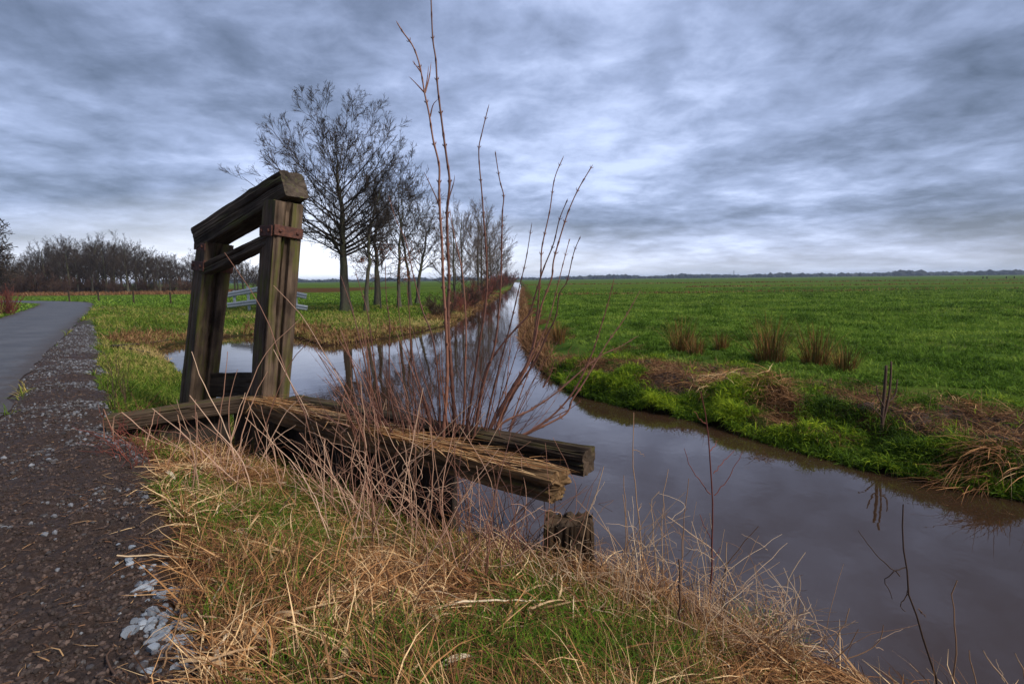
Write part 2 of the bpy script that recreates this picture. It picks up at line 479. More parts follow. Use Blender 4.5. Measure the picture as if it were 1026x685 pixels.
me = mesh_np('ground', np.stack([X.ravel(), Y.ravel(), Z], 1), Qd, tint={'mud': mud, 'dry': dry, 'wet': wet})
D0G = poly_sd(X.ravel(), Y.ravel(), WATER).reshape(ny, nx); V0G = (poly_sd(X.ravel(), Y.ravel(), VERGE) + (fbm(X.ravel() * 1.9, Y.ravel() * 1.9, 17, 4) - 0.5) * 0.5).reshape(ny, nx); Z0G = Z.reshape(ny, nx)
def gridlook(x, y, G):
    x = np.asarray(x, float); y = np.asarray(y, float)
    i = np.clip(np.searchsorted(gx, x) - 1, 0, nx - 2); j = np.clip(np.searchsorted(gy, y) - 1, 0, ny - 2)
    a = np.clip((x - gx[i]) / (gx[i + 1] - gx[i]), 0, 1); b = np.clip((y - gy[j]) / (gy[j + 1] - gy[j]), 0, 1)
    return (G[j, i] * (1 - a) + G[j, i + 1] * a) * (1 - b) + (G[j + 1, i] * (1 - a) + G[j + 1, i + 1] * a) * b
def terrain(x, y): return gridlook(x, y, Z0G)
_poly_sd = poly_sd
def poly_sd(x, y, P):
    return gridlook(x, y, D0G) if P is WATER else gridlook(x, y, V0G) if P is VERGE else _poly_sd(x, y, P)
def ground_mat():
    m, nt, b = new_mat('ground')
    P = mapping(nt, 'Object')
    n_s = noise(nt, P, 0.35, 5, 0.6)
    n_m = noise(nt, P, 4.0, 6, 0.65)
    n_f = noise(nt, P, 38.0, 6, 0.75)
    n_str = noise(nt, mapping(nt, 'Object', (0.03, 0.22, 1)), 1.0, 6, 0.65)
    n_big = noise(nt, P, 0.9, 5, 0.7)
    green = ramp(nt, n_m, [(0.28, (0.030, 0.055, 0.009)), (0.5, (0.070, 0.118, 0.016)), (0.72, (0.115, 0.17, 0.025))])
    green = mixc(nt, math_(nt, 'MULTIPLY', ramp(nt, n_s, [(0.35, (0, 0, 0)), (0.75, (1, 1, 1))]), 0.45), green, (0.068, 0.128, 0.016))
    green = mixc(nt, math_(nt, 'MULTIPLY', ramp(nt, n_str, [(0.48, (0, 0, 0)), (0.66, (1, 1, 1))]), 0.75), green, (0.10, 0.105, 0.026))
    n_st2 = noise(nt, mapping(nt, 'Object', (0.012, 0.09, 1), (50, 20, 0)), 1.0, 5, 0.6)
    green = mixc(nt, math_(nt, 'MULTIPLY', ramp(nt, n_st2, [(0.5, (0, 0, 0)), (0.64, (1, 1, 1))]), 0.7), green, (0.028, 0.055, 0.012))
    green = mixc(nt, ramp(nt, n_big, [(0.35, (0.8, 0.8, 0.8)), (0.6, (0, 0, 0))]), green, (0.026, 0.052, 0.012))
    straw = ramp(nt, n_f, [(0.3, (0.022, 0.012, 0.006)), (0.55, (0.075, 0.040, 0.018)), (0.75, (0.18, 0.10, 0.045))])
    soil = ramp(nt, n_f, [(0.3, (0.012, 0.007, 0.006)), (0.55, (0.038, 0.024, 0.019)), (0.78, (0.105, 0.075, 0.066))])
    soil = mixc(nt, ramp(nt, n_m, [(0.5, (0, 0, 0)), (0.8, (0.6, 0.6, 0.6))]), soil, (0.028, 0.018, 0.017))
    dr = math_(nt, 'ADD', attr(nt, 'dry'), math_(nt, 'MULTIPLY', math_(nt, 'SUBTRACT', n_m, 0.5), 0.6))
    c = mixc(nt, ramp(nt, dr, [(0.25, (0, 0, 0)), (0.6, (1, 1, 1))]), green, straw)
    c = mixc(nt, math_(nt, 'ADD', attr(nt, 'mud'), 0.0, True), c, soil)
    c = mixc(nt, attr(nt, 'wet'), c, (0.022, 0.014, 0.009))
    nt.links.new(c, b.inputs['Base Color'])
    rg = math_(nt, 'SUBTRACT', 0.9, math_(nt, 'MULTIPLY', attr(nt, 'mud'), 0.30))
    nt.links.new(rg, b.inputs['Roughness']); nt.links.new(math_(nt, 'MULTIPLY', attr(nt, 'mud'), 0.22), b.inputs['Specular IOR Level'])
    h = math_(nt, 'ADD', n_m, math_(nt, 'MULTIPLY', n_f, 0.5))
    bump(nt, h, b, 0.9, 0.05)
    return m
tag(link('ground', me, ground_mat()), kind='structure')

# water
def water_mat():
    m, nt, b = new_mat('ditch_water')
    b.inputs['Base Color'].default_value = (0.030, 0.017, 0.010, 1)
    b.inputs['Roughness'].default_value = 0.02; b.inputs['IOR'].default_value = 1.45
    b.inputs['Specular IOR Level'].default_value = 0.75
    n1 = noise(nt, mapping(nt, 'Object', (1, 1, 1)), 2.2, 3, 0.5, 0.6)
    n2 = noise(nt, mapping(nt, 'Object', (1, 1, 1)), 9, 2, 0.5)
    bump(nt, math_(nt, 'ADD', n1, math_(nt, 'MULTIPLY', n2, 0.3)), b, 0.035, 0.05)
    return m
wv = [(-25, -40, ZW), (45, -40, ZW), (45, 430, ZW), (-25, 430, ZW)]
tag(link('water', mesh_np('water', wv, [(0, 1, 2, 3)]), water_mat()), kind='structure')

# road
def road_mat():
    m, nt, b = new_mat('asphalt')
    P = mapping(nt, 'Object')
    n1 = noise(nt, P, 60, 4, 0.7); n2 = noise(nt, mapping(nt, 'Object', (1, 1, 1), (2, 9, 0)), 0.9, 6, 0.7); n3 = noise(nt, mapping(nt, 'Object', (1, 1, 1), (7, 3, 1)), 5, 5, 0.7)
    c = ramp(nt, n1, [(0.3, (0.022, 0.023, 0.027)), (0.7, (0.062, 0.065, 0.075))])
    c = mixc(nt, ramp(nt, n2, [(0.42, (0, 0, 0)), (0.62, (0.9, 0.9, 0.9))]), c, (0.070, 0.072, 0.080))
    c = mixc(nt, ramp(nt, n3, [(0.62, (0, 0, 0)), (0.75, (0.7, 0.7, 0.7))]), c, (0.045, 0.034, 0.028))
    ef = math_(nt, 'ADD', attr(nt, 'edge'), math_(nt, 'MULTIPLY', math_(nt, 'SUBTRACT', n3, 0.5), 0.9))
    c = mixc(nt, ramp(nt, ef, [(0.72, (0, 0, 0)), (0.95, (0.9, 0.9, 0.9))]), c, (0.036, 0.026, 0.020))
    nt.links.new(c, b.inputs['Base Color']); b.inputs['Roughness'].default_value = 0.6
    bump(nt, n1, b, 0.4, 0.01)
    return m
K = 9
rv = []
for i, p in enumerate(road_r):
    for k in range(K):
        s = k / (K - 1)
        jit = (fbm(np.array(p[0] * 1.7), np.array(p[1] * 1.7), 5 + k) - 0.5) * 0.25 if k in (0, K - 1) else 0
        q = p + road_nl[i] * (ROAD_W * s + jit)
        rv.append((q[0], q[1], 0.004 + 0.04 * (1 - (2 * s - 1) ** 2)))
ii = np.arange(len(rv)).reshape(-1, K)
Qd = np.stack([ii[:-1, 1:], ii[:-1, :-1], ii[1:, :-1], ii[1:, 1:]], -1).reshape(-1, 4)
me = mesh_np('road', rv, Qd, tint={'edge': np.tile(np.abs(np.linspace(-1, 1, K)), len(road_r))})
tag(link('road', me, road_mat()), kind='structure')

# narrow dirt track leaving the road
tr = catmull(np.array([onz(u, v, -0.1)[:2] for u, v in ((92, 309.5), (130, 311), (170, 313.5), (205, 315), (260, 317))]), 6)
tt = np.gradient(tr, axis=0); tt /= np.linalg.norm(tt, axis=1, keepdims=True); tn = np.stack([-tt[:, 1], tt[:, 0]], 1)
tv = []
for i, p in enumerate(tr):
    for s in (-0.45, -0.15, 0.15, 0.45):
        q = p + tn[i] * s * (1.0 + 0.3 * math.sin(i * 1.7))
        tv.append((q[0], q[1], gz(q[0], q[1]) + 0.03))
ii = np.arange(len(tv)).reshape(-1, 4)
Qd = np.stack([ii[:-1, 1:], ii[:-1, :-1], ii[1:, :-1], ii[1:, 1:]], -1).reshape(-1, 4)
m_, nt_, b_ = new_mat('track_soil')
nt_.links.new(ramp(nt_, noise(nt_, mapping(nt_, 'Object'), 5, 4), [(0.3, (0.035, 0.028, 0.026)), (0.7, (0.09, 0.075, 0.07))]), b_.inputs['Base Color'])
b_.inputs['Roughness'].default_value = 0.9
tag(link('dirt_track', mesh_np('dirt_track', tv, Qd), m_), kind='structure')

# ------------------------------------------------------------------ timber
def beam_mesh(name, L, w, h, seed, nx=46, cracks=9, crack_w=0.012, crack_d=0.025, rough=0.010, corner=0.03, jag0=0.01, jag1=0.01, groove=None, taper=(1, 1), bow=0.0, wear=0.0):
    r = np.random.default_rng(seed)
    M_ = 160
    # perimeter of a rounded rectangle
    per = []
    hw, hh = w / 2, h / 2
    nside = M_ // 4
    for k, (ax, ay, bx, by) in enumerate(((hw, -hh, hw, hh), (hw, hh, -hw, hh), (-hw, hh, -hw, -hh), (-hw, -hh, hw, -hh))):
        for j in range(nside):
            t = j / nside
            per.append((ax + (bx - ax) * t, ay + (by - ay) * t))
    per = np.array(per)
    inn = np.clip(per, [-hw + corner, -hh + corner], [hw - corner, hh - corner])
    dv = per - inn; ln = np.linalg.norm(dv, axis=1, keepdims=True)
    per = np.where(ln > corner, inn + dv / (ln + 1e-9) * corner, per)
    nrm = per - np.clip(per, [-hw + corner * 1.2, -hh + corner * 1.2], [hw - corner * 1.2, hh - corner * 1.2])
    nrm /= np.linalg.norm(nrm, axis=1, keepdims=True) + 1e-9
    s = np.arange(M_) / M_ * (2 * w + 2 * h)
    xs = np.linspace(0, L, nx)
    S, XX = np.meshgrid(s, xs)
    disp = (fbm(XX * 2.0 + seed, S * 9, seed, 4) - 0.5) * 2 * rough + (fbm(XX * 1.2 + seed, S * 55, seed + 3, 2) - 0.5) * 2 * rough * 0.8
    for c in range(cracks):
        s0 = r.uniform(0, s[-1]); x0 = r.uniform(-0.2, L * 0.9); ln_ = r.uniform(0.25, 0.9) * L
        wob = (fbm(XX * 1.3 + c * 7, XX * 0 + c, seed + c, 2) - 0.5) * 0.05
        dd = np.abs((S - s0 - wob + s[-1] / 2) % s[-1] - s[-1] / 2)
        disp -= crack_d * r.uniform(0.4, 1) * np.exp(-(dd / crack_w) ** 2) * sst(x0, x0 + 0.1 * ln_, XX) * sst(x0 + ln_, x0 + 0.9 * ln_, XX)
    if groove:
        s0, gw, gd = groove
        dd = np.abs((S - s0 + s[-1] / 2) % s[-1] - s[-1] / 2)
        disp -= gd * sst(gw, gw * 0.7, dd)
    if wear:
        # weather-eaten top face
        top = np.clip(nrm[None, :, 1], 0, 1)
        disp -= top * wear * np.abs(fbm(XX * 1.6 + seed, S * 16, seed + 9, 4) - 0.35) * 1.6
    endf = np.clip(np.minimum(XX, L - XX) / 0.10, 0.0, 1)
    disp = disp * (0.30 + 0.70 * endf)
    rings = []
    def ring(i, sc, dx):
        p = per + nrm * disp[i][:, None]
        tp = taper[0] + (taper[1] - taper[0]) * xs[i] / L
        p = p * tp * sc
        x = xs[i] + dx
        z_b = bow * math.sin(math.pi * xs[i] / L)
        return np.stack([np.broadcast_to(x, p[:, 0].shape), p[:, 0], p[:, 1] + z_b], 1)
    def endj(i, sc, sgn, jag):
        p = per * sc
        return sgn * jag * (fbm(p[:, 0] * 22 + seed, p[:, 1] * 22, seed + i, 3) - 0.5) * 2
    for sc in (0.02, 0.35, 0.65, 0.88): rings.append(ring(0, sc, endj(0, sc, -1, jag0)))
    for i in range(nx):
        dx = endj(0, 1, -1, jag0) if i == 0 else (endj(nx - 1, 1, 1, jag1) if i == nx - 1 else 0.0)
        rings.append(ring(i, 1, dx))
    for sc in (0.88, 0.65, 0.35, 0.02): rings.append(ring(nx - 1, sc, endj(nx - 1, sc, 1, jag1)))
    V = np.concatenate(rings); nr = len(rings)
    i = np.arange(nr * M_).reshape(nr, M_)
    a = i[:-1]; b = np.roll(a, -1, 1); d = i[1:]; c = np.roll(d, -1, 1)
    return mesh_np(name, V, np.stack([a, d, c, b], -1).reshape(-1, 4), smooth=False)

def place_beam(name, p0, p1, w, h, mat, seed, parent=None, upv=(0, 0, 1), **kw):
    p0 = np.asarray(p0, float); p1 = np.asarray(p1, float)
    L = np.linalg.norm(p1 - p0); x = (p1 - p0) / L
    z = np.asarray(upv, float); z = z - x * z.dot(x); z /= np.linalg.norm(z); y = np.cross(z, x)
    me = beam_mesh(name, L, w, h, seed, **kw)
    o = link(name, me, mat)
    m = Matrix.Identity(4)
    off = np.array(parent.location) if parent else np.zeros(3)
    for k in range(3):
        m[k][0], m[k][1], m[k][2], m[k][3] = x[k], y[k], z[k], p0[k] - off[k]
    if parent: o.parent = parent
    o.matrix_local = m
    return o

def box_beam(name, c, ax, ay, az, sx, sy, sz, mat, parent=None, bev=0.004):
    """small plate or block with chamfered edges, ax/ay/az its axes"""
    p = []
    hs = np.array([sx, sy, sz]) / 2
    import bmesh
    bm = bmesh.new(); bmesh.ops.create_cube(bm, size=1.0)
    for v in bm.verts: v.co = Vector((v.co.x * sx, v.co.y * sy, v.co.z * sz))
    bmesh.ops.bevel(bm, geom=bm.edges[:], offset=bev, segments=1, affect='EDGES')
    me = bpy.data.meshes.new(name); bm.to_mesh(me); bm.free()
    o = link(name, me, mat)
    off = np.array(parent.location) if parent else np.zeros(3)
    m = Matrix.Identity(4)
    for k in range(3):
        m[k][0], m[k][1], m[k][2], m[k][3] = ax[k], ay[k], az[k], c[k] - off[k]
    if parent: o.parent = parent
    o.matrix_local = m
    return o

# sluice frame: two leaning posts, a top beam, a cross log, iron straps
TR, TL = 6.25, 7.0
PR0 = at(270, 398, TR + 0.06); PR1 = at(284, 203, TR - 0.22)
PL0 = at(198, 402, TL + 0.05); PL1 = at(216, 243, TL - 0.22)
fr = empty('sluice_frame', tuple((PR0 + PL0) / 2 - (0, 0, 0.5)), 'old dark oak sluice frame of two leaning posts and a heavy sloping top beam', 'sluice frame')
fdir = PR1 - PL1; fdir[2] = 0; fdir /= np.linalg.norm(fdir)
yaw = math.radians(-10)
fdir = np.array([fdir[0] * math.cos(yaw) - fdir[1] * math.sin(yaw), fdir[0] * math.sin(yaw) + fdir[1] * math.cos(yaw), 0])
PW = 0.335
def post(p0, p1, seed):
    d = (p1 - p0) / np.linalg.norm(p1 - p0)
    base = p0 - d * 0.75
    # local z of the beam points along the frame, so the grooved face looks at the gap
    return place_beam('post', base, p1, PW, PW, MAT_POSTW, seed, fr, upv=fdir, nx=60, cracks=8, crack_d=0.035, crack_w=0.013, rough=0.008, corner=0.02, groove=(PW * 1.5, 0.035, 0.055), jag1=0.01)
post(PR0, PR1, 41); post(PL0, PL1, 57)
TB1 = at(285, 191, TR - 0.22); TB0 = at(212, 236, TL - 0.24)
tdir = (TB1 - TB0) / np.linalg.norm(TB1 - TB0)
place_beam('top_beam', TB0 - tdir * 0.13, TB1 + tdir * 0.18, 0.33, 0.30, MAT_TOPW, 63, fr, nx=44, cracks=9, crack_d=0.045, crack_w=0.014, rough=0.016, corner=0.035, jag0=0.02, jag1=0.02)
CL0 = at(207, 270, TL - 0.34); CL1 = at(282, 236, TR - 0.30)
cdir = (CL1 - CL0) / np.linalg.norm(CL1 - CL0)
place_beam('cross_log', CL0 - cdir * 0.02, CL1 - cdir * 0.05, 0.17, 0.16, MAT_TOPW, 71, fr, nx=36, cracks=12, crack_d=0.05, crack_w=0.016, rough=0.022, corner=0.065)
prd = (PR1 - PR0) / np.linalg.norm(PR1 - PR0); pld = (PL1 - PL0) / np.linalg.norm(PL1 - PL0)
pyR = np.cross(prd, fdir); pyR /= np.linalg.norm(pyR)
frn = pyR if pyR[1] < 0 else -pyR                      # face normal towards the camera
def bolts(par, c, ax, n, sp):
    for k in range(n):
        t = Tubes(off=np.array(par.matrix_local.translation) + np.array(fr.location)) if False else None
def strap(c, ax, up, nrm_, sx, sz):
    o = box_beam('iron_plate', c, ax, nrm_, up, sx, 0.016, sz, MAT_RUST, fr)
    loc = Matrix(o.matrix_local)
    for dx in (-0.3, 0.3):
        tb = Tubes(); 
        tb.add([(dx * sx, 0.0, 0.0), (dx * sx, 0.02, 0.0), (dx * sx, 0.026, 0), (dx * sx, 0.027, 0)], [0.02, 0.02, 0.012, 0.0005])
        link('bolt', tb.build('bolt', 6, False), MAT_RUST, o)
    return o
def on_post(p0, p1, v):
    """point on the post's axis at picture height v"""
    best = min((abs((EYE[2]) * 0 + _v(p0 + (p1 - p0) * s) - v), s) for s in np.linspace(0, 1.0, 200))
    return p0 + (p1 - p0) * best[1]
def _v(p):
    q = p - EYE; return 342.5 - FPX * q.dot(UP) / q.dot(FWD)
cR = on_post(PR0, PR1, 234); cL = on_post(PL0, PL1, 268); cL2 = on_post(PL0, PL1, 249)
fx = np.cross(frn, prd)
strap(cR + frn * (PW / 2 + 0.012), fdir, prd, frn, 0.30, 0.12)
strap(cR + fdir * (PW / 2 + 0.012), frn, prd, fdir, 0.34, 0.12)
strap(cL + frn * (PW / 2 + 0.012), fdir, pld, frn, 0.40, 0.12)
strap(cL2 + frn * (PW / 2 + 0.014), fdir, pld, frn, 0.36, 0.09)
strap(cL + fdir * (PW / 2 + 0.012), frn, pld, fdir, 0.36, 0.12)
lb0 = at(205, 385, TL + 0.1); lb1 = at(262, 386, TR + 0.25)
place_beam('low_board', lb0, lb1, 0.10, 0.32, MAT_DARKW, 83, fr, nx=24, cracks=8, rough=0.01, corner=0.015)

# sill and plank wall
wl = empty('plank_wall', tuple(BEAM_B - (0, 0, 0.8)), 'dark rotten plank wall holding the bank below the sluice frame', 'retaining wall')
sill_c0 = SILL_A - (0, 0, 0.08); sill_c1 = BEAM_B - (0, 0, 0.09) - bdir * 0.03
place_beam('sill_beam', sill_c0, sill_c1, 0.26, 0.18, MAT_DARKW, 91, wl, nx=40, cracks=8, rough=0.012, corner=0.03, wear=0.05)
def planks(name, a, b, zt0, zt1, zb, seed):
    r = np.random.default_rng(seed)
    L = np.linalg.norm((b - a)[:2]); n = max(2, int(L / 0.17)); Vs, Qs = [], []; base = 0
    dx = (b - a)[:2] / L; nn = np.array([-dx[1], dx[0]])
    for k in range(n):
        p = a[:2] + dx * (k + 0.5) * L / n + nn * r.uniform(-0.015, 0.015)
        hw = L / n * 0.47; th = 0.03; zt = zt0 + (zt1 - zt0) * k / n + r.uniform(-0.02, 0); lean = r.uniform(-0.03, 0.03)
        c = []
        for z in np.linspace(zb, zt, 5):
            for sx, sy in ((-1, -1), (1, -1), (1, 1), (-1, 1)):
                q = p + dx * (sx * (hw + r.uniform(-0.006, 0.004)) + lean * (z - zb)) + nn * (sy * th + r.uniform(-0.006, 0.006))
                c.append((q[0], q[1], z))
        Vs += c
        for lv in range(4):
            for j in range(4):
                Qs.append((base + lv * 4 + j, base + lv * 4 + (j + 1) % 4, base + lv * 4 + 4 + (j + 1) % 4, base + lv * 4 + 4 + j))
        Qs.append((base + 16, base + 17, base + 18, base + 19)); base += 20
    return mesh_np(name, np.array(Vs) - np.array(wl.location), Qs, smooth=False)
m_, nt_, b_ = new_mat('plank_dark')
n_ = noise(nt_, mapping(nt_, 'Object', (14, 14, 1.2)), 1.5, 5, 0.65)
nt_.links.new(ramp(nt_, n_, [(0.3, (0.010, 0.007, 0.005)), (0.6, (0.035, 0.024, 0.016)), (0.8, (0.085, 0.055, 0.033))]), b_.inputs['Base Color'])
b_.inputs['Roughness'].default_value = 0.85; bump(nt_, n_, b_, 0.6, 0.01)
MAT_PLANK = m_
link('planking', planks('planking', SILL_A + (0.05, 0.06, 0), BEAM_B + (0.12, 0.10, 0), 0.0, 0.08, -1.1, 3), MAT_PLANK, wl)
link('planking', planks('planking', BEAM_B + bnorm * 0.08, WALL_E + bnorm * 0.08, 0.06, 0.0, -1.15, 4), MAT_PLANK, wl)
for k, s in enumerate((0.62, 1.35, 2.1, 2.75)):
    p = BEAM_B + bdir * s - bnorm * (0.06 if k != 3 else 0.0) 
    place_beam('pile', p - (0, 0, 1.25), p + (0.02, 0.0, -0.2), 0.20, 0.20, MAT_STUMPW if k != 3 else MAT_DARKW, 120 + k, wl, upv=(0.3, 1, 0), nx=24, cracks=9, rough=0.02, corner=0.075)

# the two long timbers running out over the water
FB0 = BEAM_B - (0, 0, 0.11) + bdir * 0.02
o = place_beam('long_timber', FB0, TIP_F - (0, 0, 0.10) + bdir * 0.02, 0.23, 0.22, MAT_BEAMW, 131, upv=(0, 0, 1), nx=110, cracks=34, crack_d=0.05, crack_w=0.009, rough=0.022, corner=0.045, jag1=0.055, wear=0.07)
SPL = o
tag(o, 'nearer of the two long split timbers jutting over the water, pale straw-brown top', 'timber beam')
o = place_beam('long_timber', BACK_B + bdir * 0.35 - (0, 0, 0.11), TIP_K - (0, 0, 0.10) + bdir * 0.02, 0.22, 0.21, MAT_DARKW, 137, nx=90, cracks=26, crack_d=0.045, crack_w=0.009, rough=0.018, corner=0.03, jag1=0.015, wear=0.03)
tag(o, 'farther, darker long timber with mossy top jutting over the water', 'timber beam')

# loose fibres torn from its weathered top, part of the beam
fn_ = 1500
xl = rng.beta(0.9, 1.3, fn_) * (np.linalg.norm(TIP_F - FB0) - 0.25); yl = rng.uniform(-0.125, 0.125, fn_)
Pf = np.stack([xl, yl, 0.085 + 0.025 * rng.random(fn_)], 1)
azf = rng.normal(0, 0.05, fn_) + np.where(rng.random(fn_) < 0.2, rng.normal(0, 0.35, fn_), 0)
mf = ribbon_mesh('splinters', Pf, azf, rng.normal(0.03, 0.05, fn_), rng.uniform(0.08, 0.5, fn_), rng.uniform(0.004, 0.012, fn_), rng.normal(0.06, 0.1, fn_), np.clip(rng.normal(0.6, 0.28, fn_), 0, 1), 3, roll=rng.uniform(-0.5, 0.5, fn_))
so_ = link('splinters', mf, MAT_STRAW, SPL)
# broken stump in the water
sp = onz(573, 588, ZW) + (0, 0.1, 0)
o = place_beam('mooring_stump', sp + (0, 0, -0.5), sp + (-0.01, 0.02, 0.44), 0.34, 0.27, MAT_STUMPW, 149, upv=(0.15, 1, 0), nx=34, cracks=16, crack_d=0.05, crack_w=0.016, rough=0.02, corner=0.06, jag1=0.06)
tag(o, 'broken, rotten wooden stump standing at the water edge below the timbers', 'wooden stump')

# ------------------------------------------------------------------ elder shrub
def proj_line(px, t0, t1):
    px = np.array(px, float); n = len(px)
    hv = (px[0, 1] - px[:, 1]) / max(1.0, px[0, 1] - px[-1, 1])
    hv = np.clip(hv, 0, 1)
    ts = t0 + (t1 - t0) * hv
    return np.array([at(u, v, t) for (u, v), t in zip(px, ts)])
ROOT = (470, 436)
ELDER = [  # tip first, (radius at base in mm), lists of picture points
 (21, [(431.5, -12), (433.5, 37), (436.6, 59), (438, 82), (440.7, 106), (445, 140), (447.5, 158), (450.5, 183), (448, 212), (448.5, 246), (450, 280), (449, 320), (452, 370), (457, 440)]),
 (19, [(396.8, 21), (403.5, 32), (412.7, 44.5), (418, 57), (422, 72.5), (425.4, 93), (430, 114.5), (434, 140), (440, 165.5), (440, 188), (441, 215.6), (443, 247), (444, 280), (447, 330), (448, 380), (444, 440)]),
 (15, [(490, 104.6), (483, 133), (479.7, 153), (483, 195), (484.6, 218), (486.7, 244), (488, 280), (486, 310), (481, 340), (472, 401), (465, 440)]),
 (14, [(496, 151), (500.6, 180), (504.7, 196), (503.6, 210.5), (503, 229), (502.6, 253), (502, 279), (500, 310), (495.5, 347), (484, 387), (475, 436)]),
 (14, [(565, 156), (555.7, 179), (550.7, 212), (543, 248), (542, 271), (540, 295), (538, 317), (531, 357), (515, 385), (498, 415), (487, 440)]),
 (15, [(594, 165), (580, 188.6), (571, 208), (565.7, 223), (555, 259.6), (552.6, 279), (542, 308), (535, 345), (524, 373), (506, 406), (494, 440)]),
 (15, [(569, 199), (560.5, 220), (554.7, 244), (544.7, 269), (535, 300), (530, 315), (517, 329), (501, 348), (487, 371), (479, 410), (476, 440)]),
 (13, [(582, 236), (575, 253), (568, 282), (560.6, 294), (557, 317), (548, 336), (536, 362), (515, 394), (500, 425), (492, 442)]),
 (12, [(571, 238.5), (564, 265), (559, 285), (550, 320), (538, 348), (520, 383), (496, 420), (486, 440)]),
 (12, [(533, 223), (527, 260), (520.5, 287), (513, 319), (504.5, 352), (494, 392), (484, 438)]),
 (13, [(615.6, 278), (608, 308), (597, 343), (592, 357), (576, 390), (557, 413), (534, 430), (505, 445)]),
 (13, [(642, 290), (625, 320), (610, 341), (599, 359), (585, 383), (573, 401), (566, 415), (531, 433), (503, 446)]),
 (12, [(640, 336), (620, 348), (604, 355), (583, 371), (559, 392), (531, 411), (506, 422), (490, 440)]),
 (10, [(583, 400), (570, 410), (550, 420), (527, 434), (500, 446)]),
 (9, [(425, 172.7), (432, 187), (439, 203), (441, 215)]),
 (9, [(455.6, 175), (454.6, 183), (449.5, 201), (448, 214)]),
 (13, [(450.5, 208), (453.6, 228), (458.7, 251), (463, 271), (466, 305), (467, 340), (466, 368), (465, 410), (463, 440)]),
 (11, [(389, 195), (396, 218), (406.6, 242), (414, 275), (423, 310), (432, 333), (437, 359), (440, 391), (441, 436)]),
 (10, [(407.6, 284), (410.5, 318), (411.5, 341), (417, 375), (428, 410), (434, 438)]),
 (10, [(386, 262), (387, 297), (390.6, 324), (390, 346), (390.6, 386), (396, 430)]),
 (11, [(356, 272), (368, 312), (372.5, 343), (375, 363), (379, 401), (388, 432)]),
 (11, [(341, 275), (352.6, 310), (363, 350), (368, 375), (373.5, 401), (384, 430)]),
 (12, [(341, 329), (349, 352), (356, 375), (362, 401), (374, 430)]),
 (12, [(363, 324), (365, 338), (370, 371), (373.5, 394), (381, 428)]),
 (9, [(396, 331), (405, 352), (416, 380), (428, 415), (436, 438)]),
 (9, [(398, 290), (402, 330), (412, 360), (426, 400), (440, 440)]),
 (9, [(527, 330), (518, 352), (509, 380), (498, 410), (486, 438)]),
 (9, [(556, 358), (551, 376), (544, 388)]),
 (9, [(440, 347), (441, 372), (446, 410), (450, 436)]),
]
er = empty('elder_shrub', tuple(at(470, 440, 4.8)), 'tall bare elder shrub of reddish upright shoots growing between the two timbers', 'shrub')
EOFF = np.array(er.location)
def elder_stem(px, rmm, t0, t1, node=True):
    P = proj_line(px[::-1], t0, t1)
    C = catmull(P, 6)
    C, L = resample(C, max(8, int(np.linalg.norm(np.diff(C, axis=0), axis=1).sum() / 0.03)))
    n = len(C); s = np.linspace(0, 1, n)
    R = rmm * 0.00088 * (1 - 0.72 * s ** 0.9)
    tb = Tubes(off=EOFF)
    if node:
        gap = max(3, int(0.15 / (L / n)))
        k = random.randint(3, gap + 3); flip = 0
        while k < n - 1:
            R[k] *= 1.35
            if k > n * 0.2:
                d = C[min(n - 1, k + 1)] - C[k - 1]; d /= np.linalg.norm(d)
                a = np.cross(d, (0.3, 1, 0.2) if flip else (1, 0.25, 0)); a /= np.linalg.norm(a)
                for sg in (-1, 1):
                    q0 = C[k] + a * sg * R[k] * 0.7
                    q1 = q0 + (a * sg * 0.8 + d * 0.7) * random.uniform(0.008, 0.016)
                    q2 = q1 + (a * sg * 0.3 + d * 1.0) * random.uniform(0.006, 0.016)
                    tb.add([q0, q1, q2], [R[k] * 0.42, R[k] * 0.40, 0.0008])
                flip = 1 - flip
            k += gap + random.randint(-1, 2)
    R[-1] *= 0.3
    tb.add(C, R)
    return tb
for k, (rmm, px) in enumerate(ELDER):
    low = px[-1][1] > 425
    hgt = px[-1][1] - px[0][1]
    t0 = 4.75 + random.uniform(-0.15, 0.15) if low else None
    if px[0][0] < 400 and px[-1][0] < 400: t0 = 4.9 + random.uniform(-0.1, 0.1)
    if not low:
        # side twig: starts on its carrier's depth
        t0 = 4.75 - 0.0011 * (440 - px[-1][1])
    t1 = t0 - 0.0011 * hgt + random.uniform(-0.12, 0.12) * (1 if low else 0.3)
    link('stem', elder_stem(px, rmm, t0, t1).build('stem', 7), MAT_ELDER, er)
tb = Tubes(off=EOFF)
for px in ([(409.6, 76.6), (417, 84), (425.4, 93)], [(413, 61), (417, 66), (422, 72.5)], [(432, 62), (430, 78), (426, 93)], [(439, 99.5), (434, 105), (431, 117)], [(429.5, 66), (428, 80), (425.6, 93)]):
    tw = elder_stem(px, 8, 4.75 - 0.0011 * (440 - px[-1][1]), 4.37)
    link('twig', tw.build('twig', 6), MAT_ELDER, er)
for k in range(54):   # shorter shoots from the same stool
    u0 = random.uniform(352, 516); u1 = u0 + (u0 - 455) * random.uniform(0.1, 0.7) + random.gauss(0, 12)
    v1 = random.uniform(325, 400)
    mid = ((u0 * 0.6 + u1 * 0.4) + random.gauss(0, 3), (438 + v1) / 2)
    t0 = 4.8 + random.uniform(-0.25, 0.25)
    link('stem', elder_stem([(u1, v1), mid, (u0, 442)], random.uniform(5, 9), t0, t0 - 0.1 + random.uniform(-0.3, 0.3)).build('stem', 6), MAT_ELDER, er)

